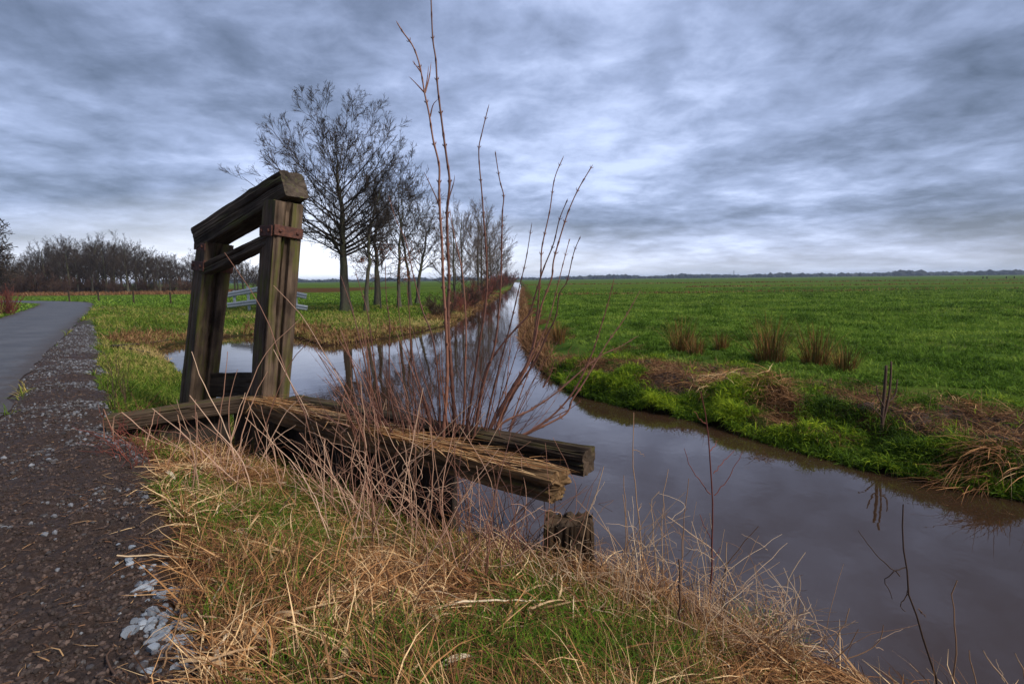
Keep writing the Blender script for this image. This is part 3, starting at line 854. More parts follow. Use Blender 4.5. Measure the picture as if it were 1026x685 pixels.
for k in range(85):
    u0 = random.uniform(345, 520); u1 = u0 + (u0 - 445) * random.uniform(0.0, 0.8) + random.gauss(0, 26)
    v0 = random.uniform(425, 446); v1 = random.uniform(335, 418)
    t0 = 4.75 + random.uniform(-0.35, 0.35)
    link('twig', elder_stem([(u1, v1), ((u0 + u1) / 2 + random.gauss(0, 5), (v0 + v1) / 2), (u0, v0)], random.uniform(2.6, 4.5), t0, t0 + random.uniform(-0.35, 0.25)).build('twig', 5), MAT_ELDER, er)
# ------------------------------------------------------------------ canes and dry stalks on this bank
def cane_tube(tb, P, r0, r1):
    C = catmull(P, 5) if len(P) > 2 else np.asarray(P)
    C, L = resample(C, 12)
    C[1:-1] += rng.normal(0, 0.003, (10, 3))
    tb.add(C, np.linspace(r0, r1, 12))
def to_ground(P, n=0):
    """lengthen a traced stalk downwards until it meets the soil"""
    d = P[0] - P[1]; d = d / np.linalg.norm(d); d = d * 0.35 + np.array([0, 0, -1.0]); d /= np.linalg.norm(d)
    q = P[0].copy()
    for _ in range(40):
        if q[2] <= gz(q[0], q[1]) - 0.02: break
        q = q + d * 0.04 + np.array([0, 0, -0.01])
    return np.vstack([q, P])
br = empty('bramble', tuple(ground_at(235, 470)), 'tangle of pale pinkish bramble canes on the straw tuft in front of the sill', 'bramble')
BRM = [[(289.5, 539), (273, 518), (245, 490), (217, 465), (186.5, 437), (152.6, 409)], [(186.5, 437), (158, 432), (130, 428)],
 [(144, 456), (150, 432), (155, 411.6)], [(259, 530), (250, 483), (240, 457), (221.6, 436), (190, 396)], [(214.6, 457), (221.6, 410), (226, 380), (228, 352)],
 [(236, 462), (231, 441), (217, 410), (200.6, 378), (192, 352)], [(233, 457), (230, 430), (230, 399), (238, 370)], [(240, 450), (250, 410), (261, 385), (268, 372)],
 [(334, 469), (317.5, 438), (299, 420), (280, 406)], [(339, 483), (322, 450), (306, 410), (289.5, 380), (274, 350)], [(261, 464), (275, 441), (296.5, 425.6)],
 [(320, 487.6), (312, 460), (303.5, 432.6)], [(310.5, 497), (300, 480), (289.5, 462)], [(309, 425), (292, 386), (281, 358), (268, 321), (253, 293), (225, 253)],
 [(358, 425), (341, 381), (320, 346), (302, 316), (274, 286)], [(262, 462), (285, 415), (305, 395)], [(165, 470), (180, 440), (178, 415)], [(205, 470), (197, 430), (196, 400)],
 [(118, 412), (150, 436), (190, 452)], [(104, 408), (112, 430), (140, 452), (178, 470)], [(250, 470), (265, 430), (290, 365), (318, 335)], [(222, 468), (240, 420), (262, 360), (300, 320)]]
for k, px in enumerate(BRM):
    px = [(u, v) for u, v in px]
    b0 = ground_at(*px[0]); t0 = (b0 - EYE).dot(FWD)
    t0 = max(4.2, min(t0, 5.2))
    tb = Tubes(off=np.array(br.location))
    P = proj_line(px, t0, t0 + (0.5 if k in (13, 14) else random.uniform(-0.1, 0.5)))
    cane_tube(tb, to_ground(P), 0.007, 0.003)
    link('cane', tb.build('cane', 5), MAT_CANE, br)
for k in range(18):
    u = random.uniform(180, 350); v = random.uniform(470, 505)
    b0 = ground_at(u, v)
    a = random.uniform(0, TAU); h = random.uniform(0.35, 1.05)
    d = np.array([math.cos(a) * random.uniform(0.1, 0.6), math.sin(a) * 0.3, 1.0]); d /= np.linalg.norm(d)
    tb = Tubes(off=np.array(br.location))
    P = [b0 - d * 0.03, b0 + d * h * 0.5 + rng.normal(0, 0.03, 3), b0 + d * h + rng.normal(0, 0.08, 3)]
    cane_tube(tb, P, 0.0055, 0.002)
    link('cane', tb.build('cane', 4), MAT_CANE, br)

def clump(name, label, cat, u_rng, v_rng, n, hr, lean, r, mat, seed):
    rr = random.Random(seed)
    c = ground_at(sum(u_rng) / 2, sum(v_rng) / 2)
    e = empty(name, tuple(c), label, cat)
    for k in range(n):
        b0 = ground_at(rr.uniform(*u_rng), rr.uniform(*v_rng))
        a = rr.uniform(0, TAU); h = rr.uniform(*hr); ln = rr.uniform(0.05, lean)
        d = np.array([math.cos(a) * ln, math.sin(a) * ln * 0.6, 1.0]); d /= np.linalg.norm(d)
        tb = Tubes(off=c)
        m = b0 + d * h * 0.5 + np.array([rr.gauss(0, .03), rr.gauss(0, .03), 0])
        tip = b0 + d * h + np.array([rr.gauss(0, .13), rr.gauss(0, .08), -0.1 * rr.random()])
        cane_tube(tb, [b0 - d * 0.03, m, tip], r * rr.uniform(0.7, 1.2), r * 0.4)
        if rr.random() < 0.5:   # a side spray
            s0 = b0 + (tip - b0) * rr.uniform(0.45, 0.8)
            cane_tube(tb, [s0, s0 + np.array([rr.uniform(-.1, .1), rr.uniform(-.05, .05), .07]), s0 + np.array([rr.uniform(-.2, .2), rr.uniform(-.1, .1), .13])], r * 0.5, r * 0.25)
        link('cane', tb.build('cane', 4), mat, e)
clump('dry_weeds', 'dense stand of dry pinkish weed stalks in front of the middle of the timbers', 'dry weeds', (325, 430), (478, 560), 82, (0.35, 1.25), 0.95, 0.0048, MAT_CANE, 3)
clump('dry_weeds', 'thin brown weed stalks below the cut ends of the timbers', 'dry weeds', (415, 520), (520, 592), 72, (0.25, 1.1), 0.9, 0.0042, MAT_CANE, 4)
clump('dry_weeds', 'low scrub of red-brown stems where the left sill end meets the gravel', 'dry weeds', (112, 165), (425, 470), 60, (0.15, 0.5), 1.1, 0.0042, MAT_TWIG_RED, 5)
clump('dry_weeds', 'slender brown dead stems on the grassy slope left of the frame', 'dry weeds', (105, 135), (392, 412), 22, (0.3, 0.85), 0.3, 0.0045, MAT_TWIG_BROWN, 6)
clump('dry_weeds', 'bleached arching weed stems on the grassy point at the lower right bank', 'dry weeds', (690, 800), (632, 672), 70, (0.15, 0.5), 0.9, 0.0034, MAT_STALK, 7)
clump('dry_weeds', 'sparse straw stems round the broken stump', 'dry weeds', (535, 640), (572, 606), 60, (0.12, 0.45), 0.7, 0.0034, MAT_STALK, 8)

clump('dry_weeds', 'fine red-brown twigs tangled against the front timber', 'dry weeds', (340, 480), (476, 545), 95, (0.25, 0.85), 1.5, 0.0036, MAT_ELDER, 13)
clump('dry_weeds', 'pale stems leaning over the dark planks below the frame posts', 'dry weeds', (215, 345), (475, 525), 34, (0.3, 0.85), 1.0, 0.0038, MAT_CANE, 14)
clump('dry_weeds', 'thin reddish stems before the open water under the timbers', 'dry weeds', (450, 560), (540, 590), 70, (0.25, 1.0), 0.8, 0.0036, MAT_ELDER, 15)
clump('dry_weeds', 'sparse pale weed stalks along the near water edge right of the stump', 'dry weeds', (610, 720), (592, 640), 75, (0.2, 0.85), 0.5, 0.0032, MAT_STALK, 16)
clump('dry_weeds', 'thin pale and brown stems along the bottom right water edge', 'dry weeds', (720, 850), (630, 682), 70, (0.15, 0.6), 0.8, 0.0030, MAT_STALK, 17)
def stalk(label, paths, r, tint_mat_=MAT_STALK, t=None, group=None, base_v=None):
    main = paths[0]
    b0 = ground_at(*main[0]) if t is None else None
    t0 = (b0 - EYE).dot(FWD) if t is None else t
    t0 = min(t0, 3.6)
    tb = None
    P = to_ground(proj_line(main, t0, t0 - 0.05))
    e = empty('dry_stalk', tuple(P[0]), label, 'dry stalk', group)
    tb = Tubes(off=P[0]); cane_tube(tb, P, r, r * 0.5)
    link('stalk', tb.build('stalk', 6), tint_mat_, e)
    for br_ in paths[1:]:
        tb = Tubes(off=P[0]); cane_tube(tb, proj_line(br_, t0, t0 + random.uniform(-0.08, 0.08)), r * 0.5, r * 0.25)
        link('twig', tb.build('twig', 5), tint_mat_, e)
G = 'dry stalks standing on the near bank against the water'
stalk('tall thin brown stalk, tallest one just right of the cut timbers, against open water', [[(650, 602), (647.6, 587), (640, 522), (635, 473), (633.6, 435), (635, 413)], [(634.5, 450), (641, 453), (646, 457)], [(639, 512), (643, 504)]], 0.0045, group=G)
stalk('dark red-brown branching dead stem standing in the middle of the right-hand water', [[(709, 625), (711, 600), (713, 563), (714, 511), (712, 473), (709, 432), (705, 400), (702, 392)], [(712, 495), (697, 476), (690, 464), (685.5, 449)], [(715, 474), (724, 463), (736, 451)], [(716, 496), (728, 482), (735, 470), (744, 452)], [(711, 452), (716, 446), (719, 441)], [(708, 425), (700, 418), (695, 412)], [(713, 540), (706, 528), (701, 515)], [(714, 560), (722, 548)]], 0.006, MAT_TWIG_RED, group=G)
stalk('short brown stalk with bent tip, left of the branching dead stem', [[(658, 600), (658, 587), (655, 537), (653, 502), (657, 497), (660.7, 492)]], 0.0045, group=G)
stalk('pale straw stalk behind the bent-tipped brown one', [[(664, 600), (664, 560), (663.6, 537), (665, 496), (669.5, 470)]], 0.004, group=G)
stalk('slim brown stalk closest to the branching dead stem on its left', [[(682.6, 612), (683, 563), (685.5, 517), (690, 479)], [(684, 540), (679, 528)]], 0.004, group=G)
stalk('pale upright stalk nearest to the right of the broken stump', [[(625, 600), (626, 552), (626.6, 517), (625, 476)], [(626.5, 525), (632, 508)]], 0.004, group=G)
stalk('pale leaning stalk between the stump and the tallest brown stalk', [[(634, 598), (630, 552), (626.6, 517), (624, 495)]], 0.0038, group=G)
stalk('broken straw bent over in a long downward slope across the branching stem', [[(745, 615), (728, 566.4), (700, 540), (684, 528), (668.6, 517)]], 0.005, group=G)
stalk('dark twig pointing up to the right, beside the bent straw', [[(722, 590), (728, 566), (741, 549), (760, 527)]], 0.005, MAT_TWIG_BROWN, group=G)
stalk('forked pale stalk rising beside the broken stump on its right side', [[(577, 590), (582, 552), (589, 517), (598, 493), (605, 467)], [(592, 510), (600, 492), (606, 482)]], 0.0045, group=G)
stalk('short reddish stub stalk right of the branching dead stem', [[(726, 610), (727, 570), (728, 543)]], 0.0055, group=G)
stalk('dark double stub stalk rising from the grass point', [[(683, 650), (682, 615), (680, 560)], [(684, 640), (687, 600)]], 0.008, MAT_TWIG_BROWN, group=G)
stalk('rough vine-wrapped stem leaning left over the lower right water', [[(938, 683), (929.6, 654), (920, 623), (910, 587), (907, 553), (903, 520), (905, 505)], [(908, 568), (890, 577), (889, 588), (894, 600)], [(901.7, 577), (879, 556), (860, 531)], [(911, 590), (903, 608), (907, 612)], [(920, 610), (928, 618)]], 0.006, MAT_TWIG_BROWN, t=2.45, group=G)
stalk('straight pale stalk standing alone in the lower right corner', [[(956, 683), (957, 631), (955, 592), (959, 581)]], 0.0045, t=2.45, group=G)
stalk('pale curved stem with upturned end low on the right bank', [[(826, 668), (846, 662), (874, 648), (884, 637), (885, 626)]], 0.004, t=2.65, group=G)
stalk('bleached stem slanting right, taller of the pair at the grass point', [[(820, 672), (826, 659), (837, 645), (851, 609)]], 0.004, t=2.65, group=G)
stalk('bleached stem slanting right, shorter of the pair at the grass point', [[(826, 672), (835, 662), (850, 648), (860, 630)]], 0.0038, t=2.65, group=G)
stalk('hooked pale straw at the tip of the grass point', [[(780, 655), (784, 630), (787, 600), (790, 581), (800, 564), (807, 553)]], 0.0042, group=G)
stalk('brown wavy stem beside the hooked straw', [[(790, 655), (793, 631), (796, 604), (802, 590), (801, 576)]], 0.004, group=G)
stalk('two crossed bleached straws at the bottom right edge', [[(1012, 690), (1003, 677), (985, 651)], [(1006, 683), (998, 660)]], 0.004, t=2.42, group=G)
stalk('leaning brown straw stub left of the crossed straws', [[(978, 690), (975, 672), (971, 651)]], 0.004, t=2.42, group=G)
stalk('short straw tip at the far right edge of the bank', [[(1028, 690), (1024, 670), (1017, 654)]], 0.004, t=2.42, group=G)

# ------------------------------------------------------------------ grasses of this bank
def blades(name, mat, label, x, y, az, elev, L, W, droop, tint, segs=3, lift=0.0, cat='grass'):
    z = terrain(x, y) + lift
    me = ribbon_mesh(name, np.stack([x, y, z - 0.005], 1), az, elev, L, W, droop, tint, segs, kink=rng.normal(0, 0.28, len(x)) * (rng.random(len(x)) < 0.7))
    return tag(link(name, me, mat), label, cat, kind='stuff')
def sample(n, box, keep):
    m = 220000
    x = rng.uniform(box[0], box[1], m); y = rng.uniform(box[2], box[3], m)
    k = np.clip(keep(x, y), 0, None); c = np.cumsum(k); c /= c[-1]
    i = np.searchsorted(c, rng.random(n)); i = np.minimum(i, m - 1)
    j = 0.45 * math.sqrt((box[1] - box[0]) * (box[3] - box[2]) / m)
    return x[i] + rng.uniform(-j, j, n), y[i] + rng.uniform(-j, j, n)
def near_zone(x, y):
    d = poly_sd(x, y, WATER); v = poly_sd(x, y, VERGE)
    dx = line_d(x, y, [SILL_A[:2], BEAM_B[:2]])
    behind = (y > np.interp(x, [SILL_A[0], BEAM_B[0], WALL_E[0]], [SILL_A[1], BEAM_B[1], WALL_E[1]]) - 0.12) & (x < WALL_E[0])
    edge = (fbm(x * 3, y * 3, 77, 3) - 0.5) * 0.5
    return ((d > 0.03) & (v + edge * 0.3 > 0.03) & ~behind & ~is_right(x, y)).astype(float)
def vis(x, y, marg=80):
    # rough test that a ground point is in view
    d = y * FWD[1] + 1.7 * math.sin(PITCH)
    u = 513 + FPX * x / np.maximum(d, 0.05)
    return ((u > -marg) & (u < 1026 + marg) & (d > 0.3)).astype(float)
def dens(x, y, r0): return np.minimum(1, (r0 / np.maximum(np.hypot(x, y), r0)) ** 1.5)
# long straw, combed by wind and mostly lying
n = 33000
x, y = sample(n, (-4.6, 3.4, 1.1, 6.2), lambda a, b: near_zone(a, b) * vis(a, b) * dens(a, b, 2.2))
az = fbm(x * 0.9, y * 0.9, 51, 3) * 7 + rng.normal(0, 0.9, n)
blades('dead_grass', MAT_STRAW, 'matted straw-coloured dead grass covering the near bank', x, y, az, np.abs(rng.normal(0.10, 0.26, n)), rng.uniform(0.10, 0.46, n), rng.uniform(0.002, 0.0085, n), rng.uniform(0.0, 0.9, n), np.clip(rng.normal(0.44, 0.36, n) * (0.1 + 1.8 * fbm(x * 1.7, y * 1.7, 53, 3)), 0, 1), 4, rng.uniform(0.0, 0.07, n))
n = 1000   # broad dry reed leaves lying about
x, y = sample(n, (-4.6, 3.4, 1.1, 5.2), lambda a, b: near_zone(a, b) * vis(a, b) * dens(a, b, 2.0) * sst(0.35, 0.55, fbm(a * 1.1, b * 1.1, 59, 3)))
blades('dead_grass', MAT_LEAF, 'broad dry reed leaves scattered through the straw', x, y, rng.uniform(0, TAU, n), np.abs(rng.normal(0.12, 0.25, n)), rng.uniform(0.10, 0.34, n), rng.uniform(0.007, 0.014, n), rng.uniform(0.1, 0.9, n), np.clip(rng.normal(0.2, 0.3, n), 0, 1), 4, rng.uniform(0.02, 0.08, n))
# finer, more upright dead stems
n = 6500
x, y = sample(n, (-4.6, 3.4, 1.1, 6.2), lambda a, b: near_zone(a, b) * vis(a, b) * dens(a, b, 2.2) * sst(0.35, 0.6, fbm(a * 1.3, b * 1.3, 57, 3)))
blades('dead_grass', MAT_STRAW, 'upright wispy dead grass stems among the matted straw', x, y, rng.uniform(0, TAU, n), rng.normal(1.05, 0.3, n), rng.uniform(0.10, 0.32, n), rng.uniform(0.002, 0.0035, n), rng.uniform(0.1, 0.9, n), np.clip(rng.normal(0.6, 0.25, n), 0, 1), 3)
# fresh green among it
n = 27000
x, y = sample(n, (-4.6, 3.4, 1.1, 6.2), lambda a, b: near_zone(a, b) * vis(a, b) * dens(a, b, 2.4) * sst(0.42, 0.58, fbm(a * 1.6, b * 1.6, 61, 3)))
blades('green_grass', MAT_GREEN, 'fresh green grass sprouting through the straw on the near bank', x, y, rng.uniform(0, TAU, n), rng.normal(0.95, 0.35, n), rng.uniform(0.07, 0.25, n), rng.uniform(0.003, 0.007, n), rng.uniform(0.4, 1.6, n), np.clip(rng.normal(0.5, 0.22, n), 0, 1), 3)
# straw tuft on the mound
def tuft(name, label, cat, c, n, Lr, Wr, elev, droop, mat, tmean, r0, flat=1.0):
    a = rng.uniform(0, TAU, n); rr = r0 * np.sqrt(rng.random(n))
    P = np.stack([np.cos(a) * rr, np.sin(a) * rr * flat, np.full(n, -0.02)], 1)
    P[:, 2] += terrain(P[:, 0] + c[0], P[:, 1] + c[1]) - c[2]
    me = ribbon_mesh(name, P, a + rng.normal(0, 0.5, n), np.clip(rng.normal(elev, 0.25, n), 0.1, 1.57), rng.uniform(*Lr, n), rng.uniform(*Wr, n), rng.uniform(0.6 * droop, 1.4 * droop, n), np.clip(rng.normal(tmean, 0.22, n), 0, 1), 4)
    return tag(link(name, me, mat, loc=tuple(c)), label, cat)
for px, lab, cnt in (((232, 478), 'big rounded straw tuft drooping over the verge in front of the sill', 900), ((330, 545), 'loose straw tuft below the bramble, left of the weed stand', 500), ((640, 612), 'straw tuft on the bank edge right of the stump', 420), ((735, 655), 'straw tuft crowning the lower right grass point', 520)):
    c = ground_at(*px)
    tuft('straw_tuft', lab, 'grass tuft', c, cnt, (0.2, 0.42), (0.003, 0.006), 0.75, 1.6, MAT_STRAW, 0.5, 0.28)
for px, lab in (((290, 545), 'bright green grass tuft beside the straw, left of the weed stand'), ((600, 640), 'tall green grass tuft near the bottom of the bank'), ((770, 640), 'green grass tuft beneath the hooked straw')):
    c = ground_at(*px)
    tuft('grass_tuft', lab, 'grass tuft', c, 220, (0.12, 0.28), (0.004, 0.007), 1.1, 1.2, MAT_GREEN, 0.55, 0.14)

# single large pale reed leaves and fallen stems
def leaf(label, px, wid, tint, curl=0.0, arch=0.02):
    A = ground_at(*px[0]) + (0, 0, 0.05); B = ground_at(*px[-1]) + (0, 0, 0.05)
    n = 14; s = np.linspace(0, 1, n)
    C = A[None] + (B - A)[None] * s[:, None]; C[:, 2] += arch * np.sin(math.pi * s)
    d = (B - A); d /= np.linalg.norm(d); sd = np.cross(d, (0, 0, 1)); sd /= np.linalg.norm(sd)
    C += sd[None] * (curl * np.sin(math.pi * s))[:, None]
    w = wid * np.sin(math.pi * np.clip(s * 0.95 + 0.04, 0, 1)) ** 0.6
    up_ = np.array([0, 0, 1.0])
    V = np.stack([C - sd * w[:, None] * .5 + up_ * w[:, None] * .25, C, C + sd * w[:, None] * .5 + up_ * w[:, None] * .18], 1).reshape(-1, 3)
    i = np.arange(n * 3).reshape(n, 3)
    Q = np.concatenate([np.stack([i[:-1, k], i[:-1, k + 1], i[1:, k + 1], i[1:, k]], -1) for k in (0, 1)])
    me = mesh_np('reed_leaf', V - A, Q, tint=np.full(len(V), tint))
    tag(link('reed_leaf', me, MAT_LEAF, loc=tuple(A)), label, 'dry leaf')
leaf('whitish curled reed leaf lying at the bottom edge of the grass', [(437, 682), (474, 668)], 0.035, 1.0, 0.02, 0.03)
leaf('broad tan reed blade standing out of the straw left of bottom centre', [(322, 630), (338, 590)], 0.035, 0.3)
leaf('orange-tan split blade lying at the gravel edge by the straw tuft', [(150, 512), (195, 506)], 0.03, 0.1, 0.01)
leaf('long tan blade fallen toward the bottom left of the grass', [(232, 655), (300, 625)], 0.026, 0.25)
leaf('short pale leaf scrap lying in the grass above the green tuft', [(232, 540), (250, 545)], 0.03, 0.9)
leaf('narrow tan blade running along the bottom edge by the stones', [(180, 676), (232, 680)], 0.028, 0.35)
leaf('pale bent blade low in the grass near bottom left', [(340, 682), (365, 640)], 0.03, 0.5)
leaf('curled pale scrap of leaf on the mud edge beside the straw tuft', [(165, 478), (176, 486)], 0.035, 0.95)
def stick(name, label, cat, px, r, mat, lift=0.03, r1=None):
    P = np.array([ground_at(*p) for p in px]) + (0, 0, lift)
    tb = Tubes(off=P[0]); cane_tube(tb, P, r, r1 or r * 0.6)
    tag(link(name, tb.build(name, 6), mat, loc=tuple(P[0])), label, cat)
stick('fallen_reed', 'long bleached stem lying across the grass at bottom centre', 'stem', [(430, 622), (480, 614), (545, 613)], 0.006, MAT_LEAF, 0.07)
stick('fallen_reed', 'straight tan stem lying over the pale stones onto the grass', 'stem', [(118, 563), (160, 563), (235, 570)], 0.005, MAT_LEAF, 0.04)
stick('fallen_reed', 'thin pale stem slanting through the stones at bottom left', 'stem', [(165, 680), (178, 635), (196, 595)], 0.004, MAT_LEAF, 0.05)
stick('fallen_reed', 'pale stem lying diagonally in the grass left of the weed stand', 'stem', [(245, 610), (280, 588), (330, 575)], 0.004, MAT_LEAF, 0.07)
stick('fallen_twig', 'dark crooked twig reaching down from the stones to the bottom edge', 'twig', [(118, 683), (108, 660), (122, 640)], 0.005, MAT_TWIG_BROWN, 0.01)
stick('bramble_runner', 'dark bramble runner snaking over the grass point at lower right', 'bramble', [(738, 610), (750, 632), (765, 650), (790, 655), (812, 668)], 0.006, MAT_TWIG_BROWN, 0.07)
stick('fallen_branch', 'grey fallen branch on the slope, lower of the two by the pool', 'branch', [(104, 348), (125, 350), (150, 355), (168, 360)], 0.03, MAT_BARK, 0.05, 0.012)
stick('fallen_branch', 'grey fallen branch on the slope pointing right to the pool corner', 'branch', [(112, 350), (145, 347), (176, 342)], 0.028, MAT_BARK, 0.10, 0.01)

# ------------------------------------------------------------------ gravel, stones, soil
ICO = None
def ico():
    import bmesh
    bm = bmesh.new(); bmesh.ops.create_icosphere(bm, subdivisions=1, radius=1.0)
    V = np.array([v.co[:] for v in bm.verts]); F = np.array([[v.index for v in f.verts] for f in bm.faces]); bm.free()
    return V, F
IV, IF = ico()
def rubble(name, mat, label, x, y, size, tint, squash=0.85, sink=0.25, cat='gravel', jag=0.25):
    n = len(x); z = terrain(x, y)
    V = IV[None] * (1 + rng.uniform(-jag, jag, (n, len(IV), 1)))
    sc = size[:, None] * rng.uniform(0.7, 1.3, (n, 3)); sc[:, 2] *= squash
    V = V * sc[:, None, :]
    a = rng.uniform(0, TAU, n); c, s = np.cos(a)[:, None], np.sin(a)[:, None]
    V = np.stack([V[..., 0] * c - V[..., 1] * s, V[..., 0] * s + V[..., 1] * c, V[..., 2]], -1)
    V += np.stack([x, y, z + size * squash * (0.5 - sink)], 1)[:, None, :]
    F = (IF[None] + (np.arange(n) * len(IV))[:, None, None]).reshape(-1, 3)
    me = mesh_np(name, V.reshape(-1, 3), tris=F, tint=np.repeat(tint, len(IV)), smooth=False)
    return tag(link(name, me, mat), label, cat, kind='stuff')
def in_verge(x, y): return (poly_sd(x, y, VERGE) < -0.02).astype(float) * vis(x, y)
def edge_band(x, y):
    e = line_d(x, y, verge_in)
    return in_verge(x, y) * (0.05 + 0.9 * np.exp(-(e / 0.55) ** 2) * sst(3.0, 5.0, y) + 0.35 * sst(4.5, 7, y)) * sst(0.35, 0.6, fbm(x * 1.4, y * 1.4, 81, 3))
n = 6500
x, y = sample(n, (-16, 0.2, 1.4, 20), lambda a, b: edge_band(a, b) * np.minimum(1, (4 / np.maximum(np.hypot(a, b), 4)) ** 1.1))
rubble('gravel', MAT_GRAVEL, 'blue-grey gravel chips strewn along the road verge', x, y, (0.004 + np.minimum(rng.gamma(1.5, 0.0034, n), 0.014)) * (1 + 0.04 * np.hypot(x, y)), rng.random(n) ** 1.5)
n = 14000
x, y = sample(n, (-12, 0.2, 1.4, 14), lambda a, b: in_verge(a, b) * np.minimum(1, (2.4 / np.maximum(np.hypot(a, b), 2.4)) ** 1.4))
rubble('soil_clods', MAT_CLOD, 'crumbly dark brown mud clods of the verge', x, y, np.minimum(rng.gamma(1.5, 0.0035, n) + 0.0025, 0.014), rng.random(n) ** 1.6, 0.85, 0.3, 'mud', 0.25)
n = 1500
x, y = sample(n, (-12, 0.2, 1.4, 14), lambda a, b: in_verge(a, b) * np.minimum(1, (2.6 / np.maximum(np.hypot(a, b), 2.6)) ** 1.3))
blades('leaf_litter', MAT_LITTER, 'brown leaf and twig litter scattered over the mud', x, y, rng.uniform(0, TAU, n), rng.uniform(0, 0.35, n), rng.gamma(1.6, 0.022, n) + 0.015, rng.uniform(0.0015, 0.007, n), rng.uniform(-0.6, 0.8, n), rng.random(n) ** 1.7, 3, 0.014, 'litter')
# individual pale stones
def ico2():
    import bmesh
    bm = bmesh.new(); bmesh.ops.create_icosphere(bm, subdivisions=2, radius=1.0)
    V = np.array([v.co[:] for v in bm.verts]); F = np.array([[v.index for v in f.verts] for f in bm.faces]); bm.free()
    return V, F
SV, SF = ico2()
protos = []
for k in range(7):
    V = SV.copy()
    for q in range(9):      # broken faces: cut the pebble by random planes
        nq = rng.normal(0, 1, 3); nq /= np.linalg.norm(nq); hq = rng.uniform(0.38, 0.68)
        V = V - np.maximum(V @ nq - hq, 0)[:, None] * nq
    V = V * (1 + rng.uniform(-0.015, 0.015, (len(V), 1))) * np.array([1.6, 1.25, 1.15])
    me = mesh_np('stone', V, tris=SF, tint=np.full(len(V), k / 7), smooth=False)
    me.materials.append(MAT_STONE); protos.append(me)
big = [((190, 668), 0.028, 'flat pale stone at the very bottom beside the tan blade'), ((203, 655), 0.032, 'large blue-white stone, biggest near the bottom left'), ((160, 600), 0.033, 'large grey stone in the middle of the stone patch'), ((143, 590), 0.028, 'long pale stone at the upper left of the patch')]
pts = []
for (px, s, lab) in big:
    pts.append((ground_at(*px), s, lab, None))
for k in range(105):
    t = random.random()
    u = 125 + 72 * t + random.gauss(0, 16); v = 558 + 110 * t + random.gauss(0, 18)
    if k > 70: u = random.gauss(168, 12); v = random.gauss(610, 24)
    if v > 688 or u > 222 or u < 60: continue
    pts.append((ground_at(u, v), random.uniform(0.008, 0.021), 'small pale blue-grey angular stone on the dark mud', 'pale stones on the mud verge'))
for k in range(22):
    u = random.gauss(172, 17); v = random.gauss(628, 24)
    if v < 684: pts.append((ground_at(u, v), random.uniform(0.017, 0.028), 'larger blue-grey angular stone in the patch of stones by the straw', 'larger stones in the patch by the straw'))
for p, s, lab, g in pts:
    o = link('stone', random.choice(protos), loc=(p[0], p[1], p[2] + s * 0.22))
    o.scale = (s * random.uniform(0.9, 1.3), s, s); o.rotation_euler = (random.uniform(-.3, .3), random.uniform(-.3, .3), random.uniform(0, TAU))
    tag(o, lab, 'stone', g or 'pale stones on the mud verge')

# ------------------------------------------------------------------ grass on the left slope and verges
def left_zone(x, y):
    d = poly_sd(x, y, WATER); v = poly_sd(x, y, VERGE); dr = line_d(x, y, road_c)
    front = (y < np.interp(x, [SILL_A[0], BEAM_B[0], WALL_E[0]], [SILL_A[1], BEAM_B[1], WALL_E[1]]) + 0.15) & (x > SILL_A[0] - 0.4)
    return ((d > 0.02) & (v > 0.0) & (dr > ROAD_W / 2 + 0.05) & ~front & ~is_right(x, y)).astype(float) * vis(x, y)
n = 60000
x, y = sample(n, (-28, -1.0, 5, 36), lambda a, b: left_zone(a, b) * np.minimum(1, (6 / np.maximum(np.hypot(a, b), 6)) ** 2.0))
dist = np.hypot(x, y)
dd = poly_sd(x, y, WATER)
dryf = np.clip(fbm(x * 0.7, y * 0.7, 91, 3) * 1.5 - 0.55 + 0.55 * sst(1.6, 0.1, dd) * (y > 13), 0, 1)
blades('verge_grass', MAT_MIXED, 'short green and yellowed grass on the slope between road and pool', x, y, rng.uniform(0, TAU, n), rng.normal(1.0, 0.3, n), rng.uniform(0.06, 0.20, n) * (1 + 0.012 * dist), rng.uniform(0.004, 0.008, n) * (1 + 0.10 * dist), rng.uniform(0.3, 1.4, n), np.clip(rng.normal(0.28, 0.16, n) + dryf * 0.6, 0, 1), 3)
# dry fringe of the pool's far bank and canal's left bank
def fringe(x, y):
    d = poly_sd(x, y, WATER)
    return ((d > 0.0) & (d < 1.3) & (y > 12) & ((x > -5.6) | (y > 15.6)) & ~is_right(x, y)).astype(float) * sst(0.38, 0.55, fbm(x * 0.5, y * 0.5, 47, 3)) * vis(x, y)
n = 9000
x, y = sample(n, (-14, 2, 12, 75), lambda a, b: fringe(a, b) * np.minimum(1, (14 / np.maximum(b, 14)) ** 1.2))
blades('dead_grass', MAT_REED, 'brown dead grass fringing the far bank of the pool and canal', x, y, rng.uniform(0, TAU, n), rng.normal(0.9, 0.4, n), rng.uniform(0.15, 0.45, n), rng.uniform(0.01, 0.02, n) * (1 + 0.02 * y), rng.uniform(0.3, 1.5, n), np.clip(rng.normal(0.5, 0.25, n), 0, 1), 3)

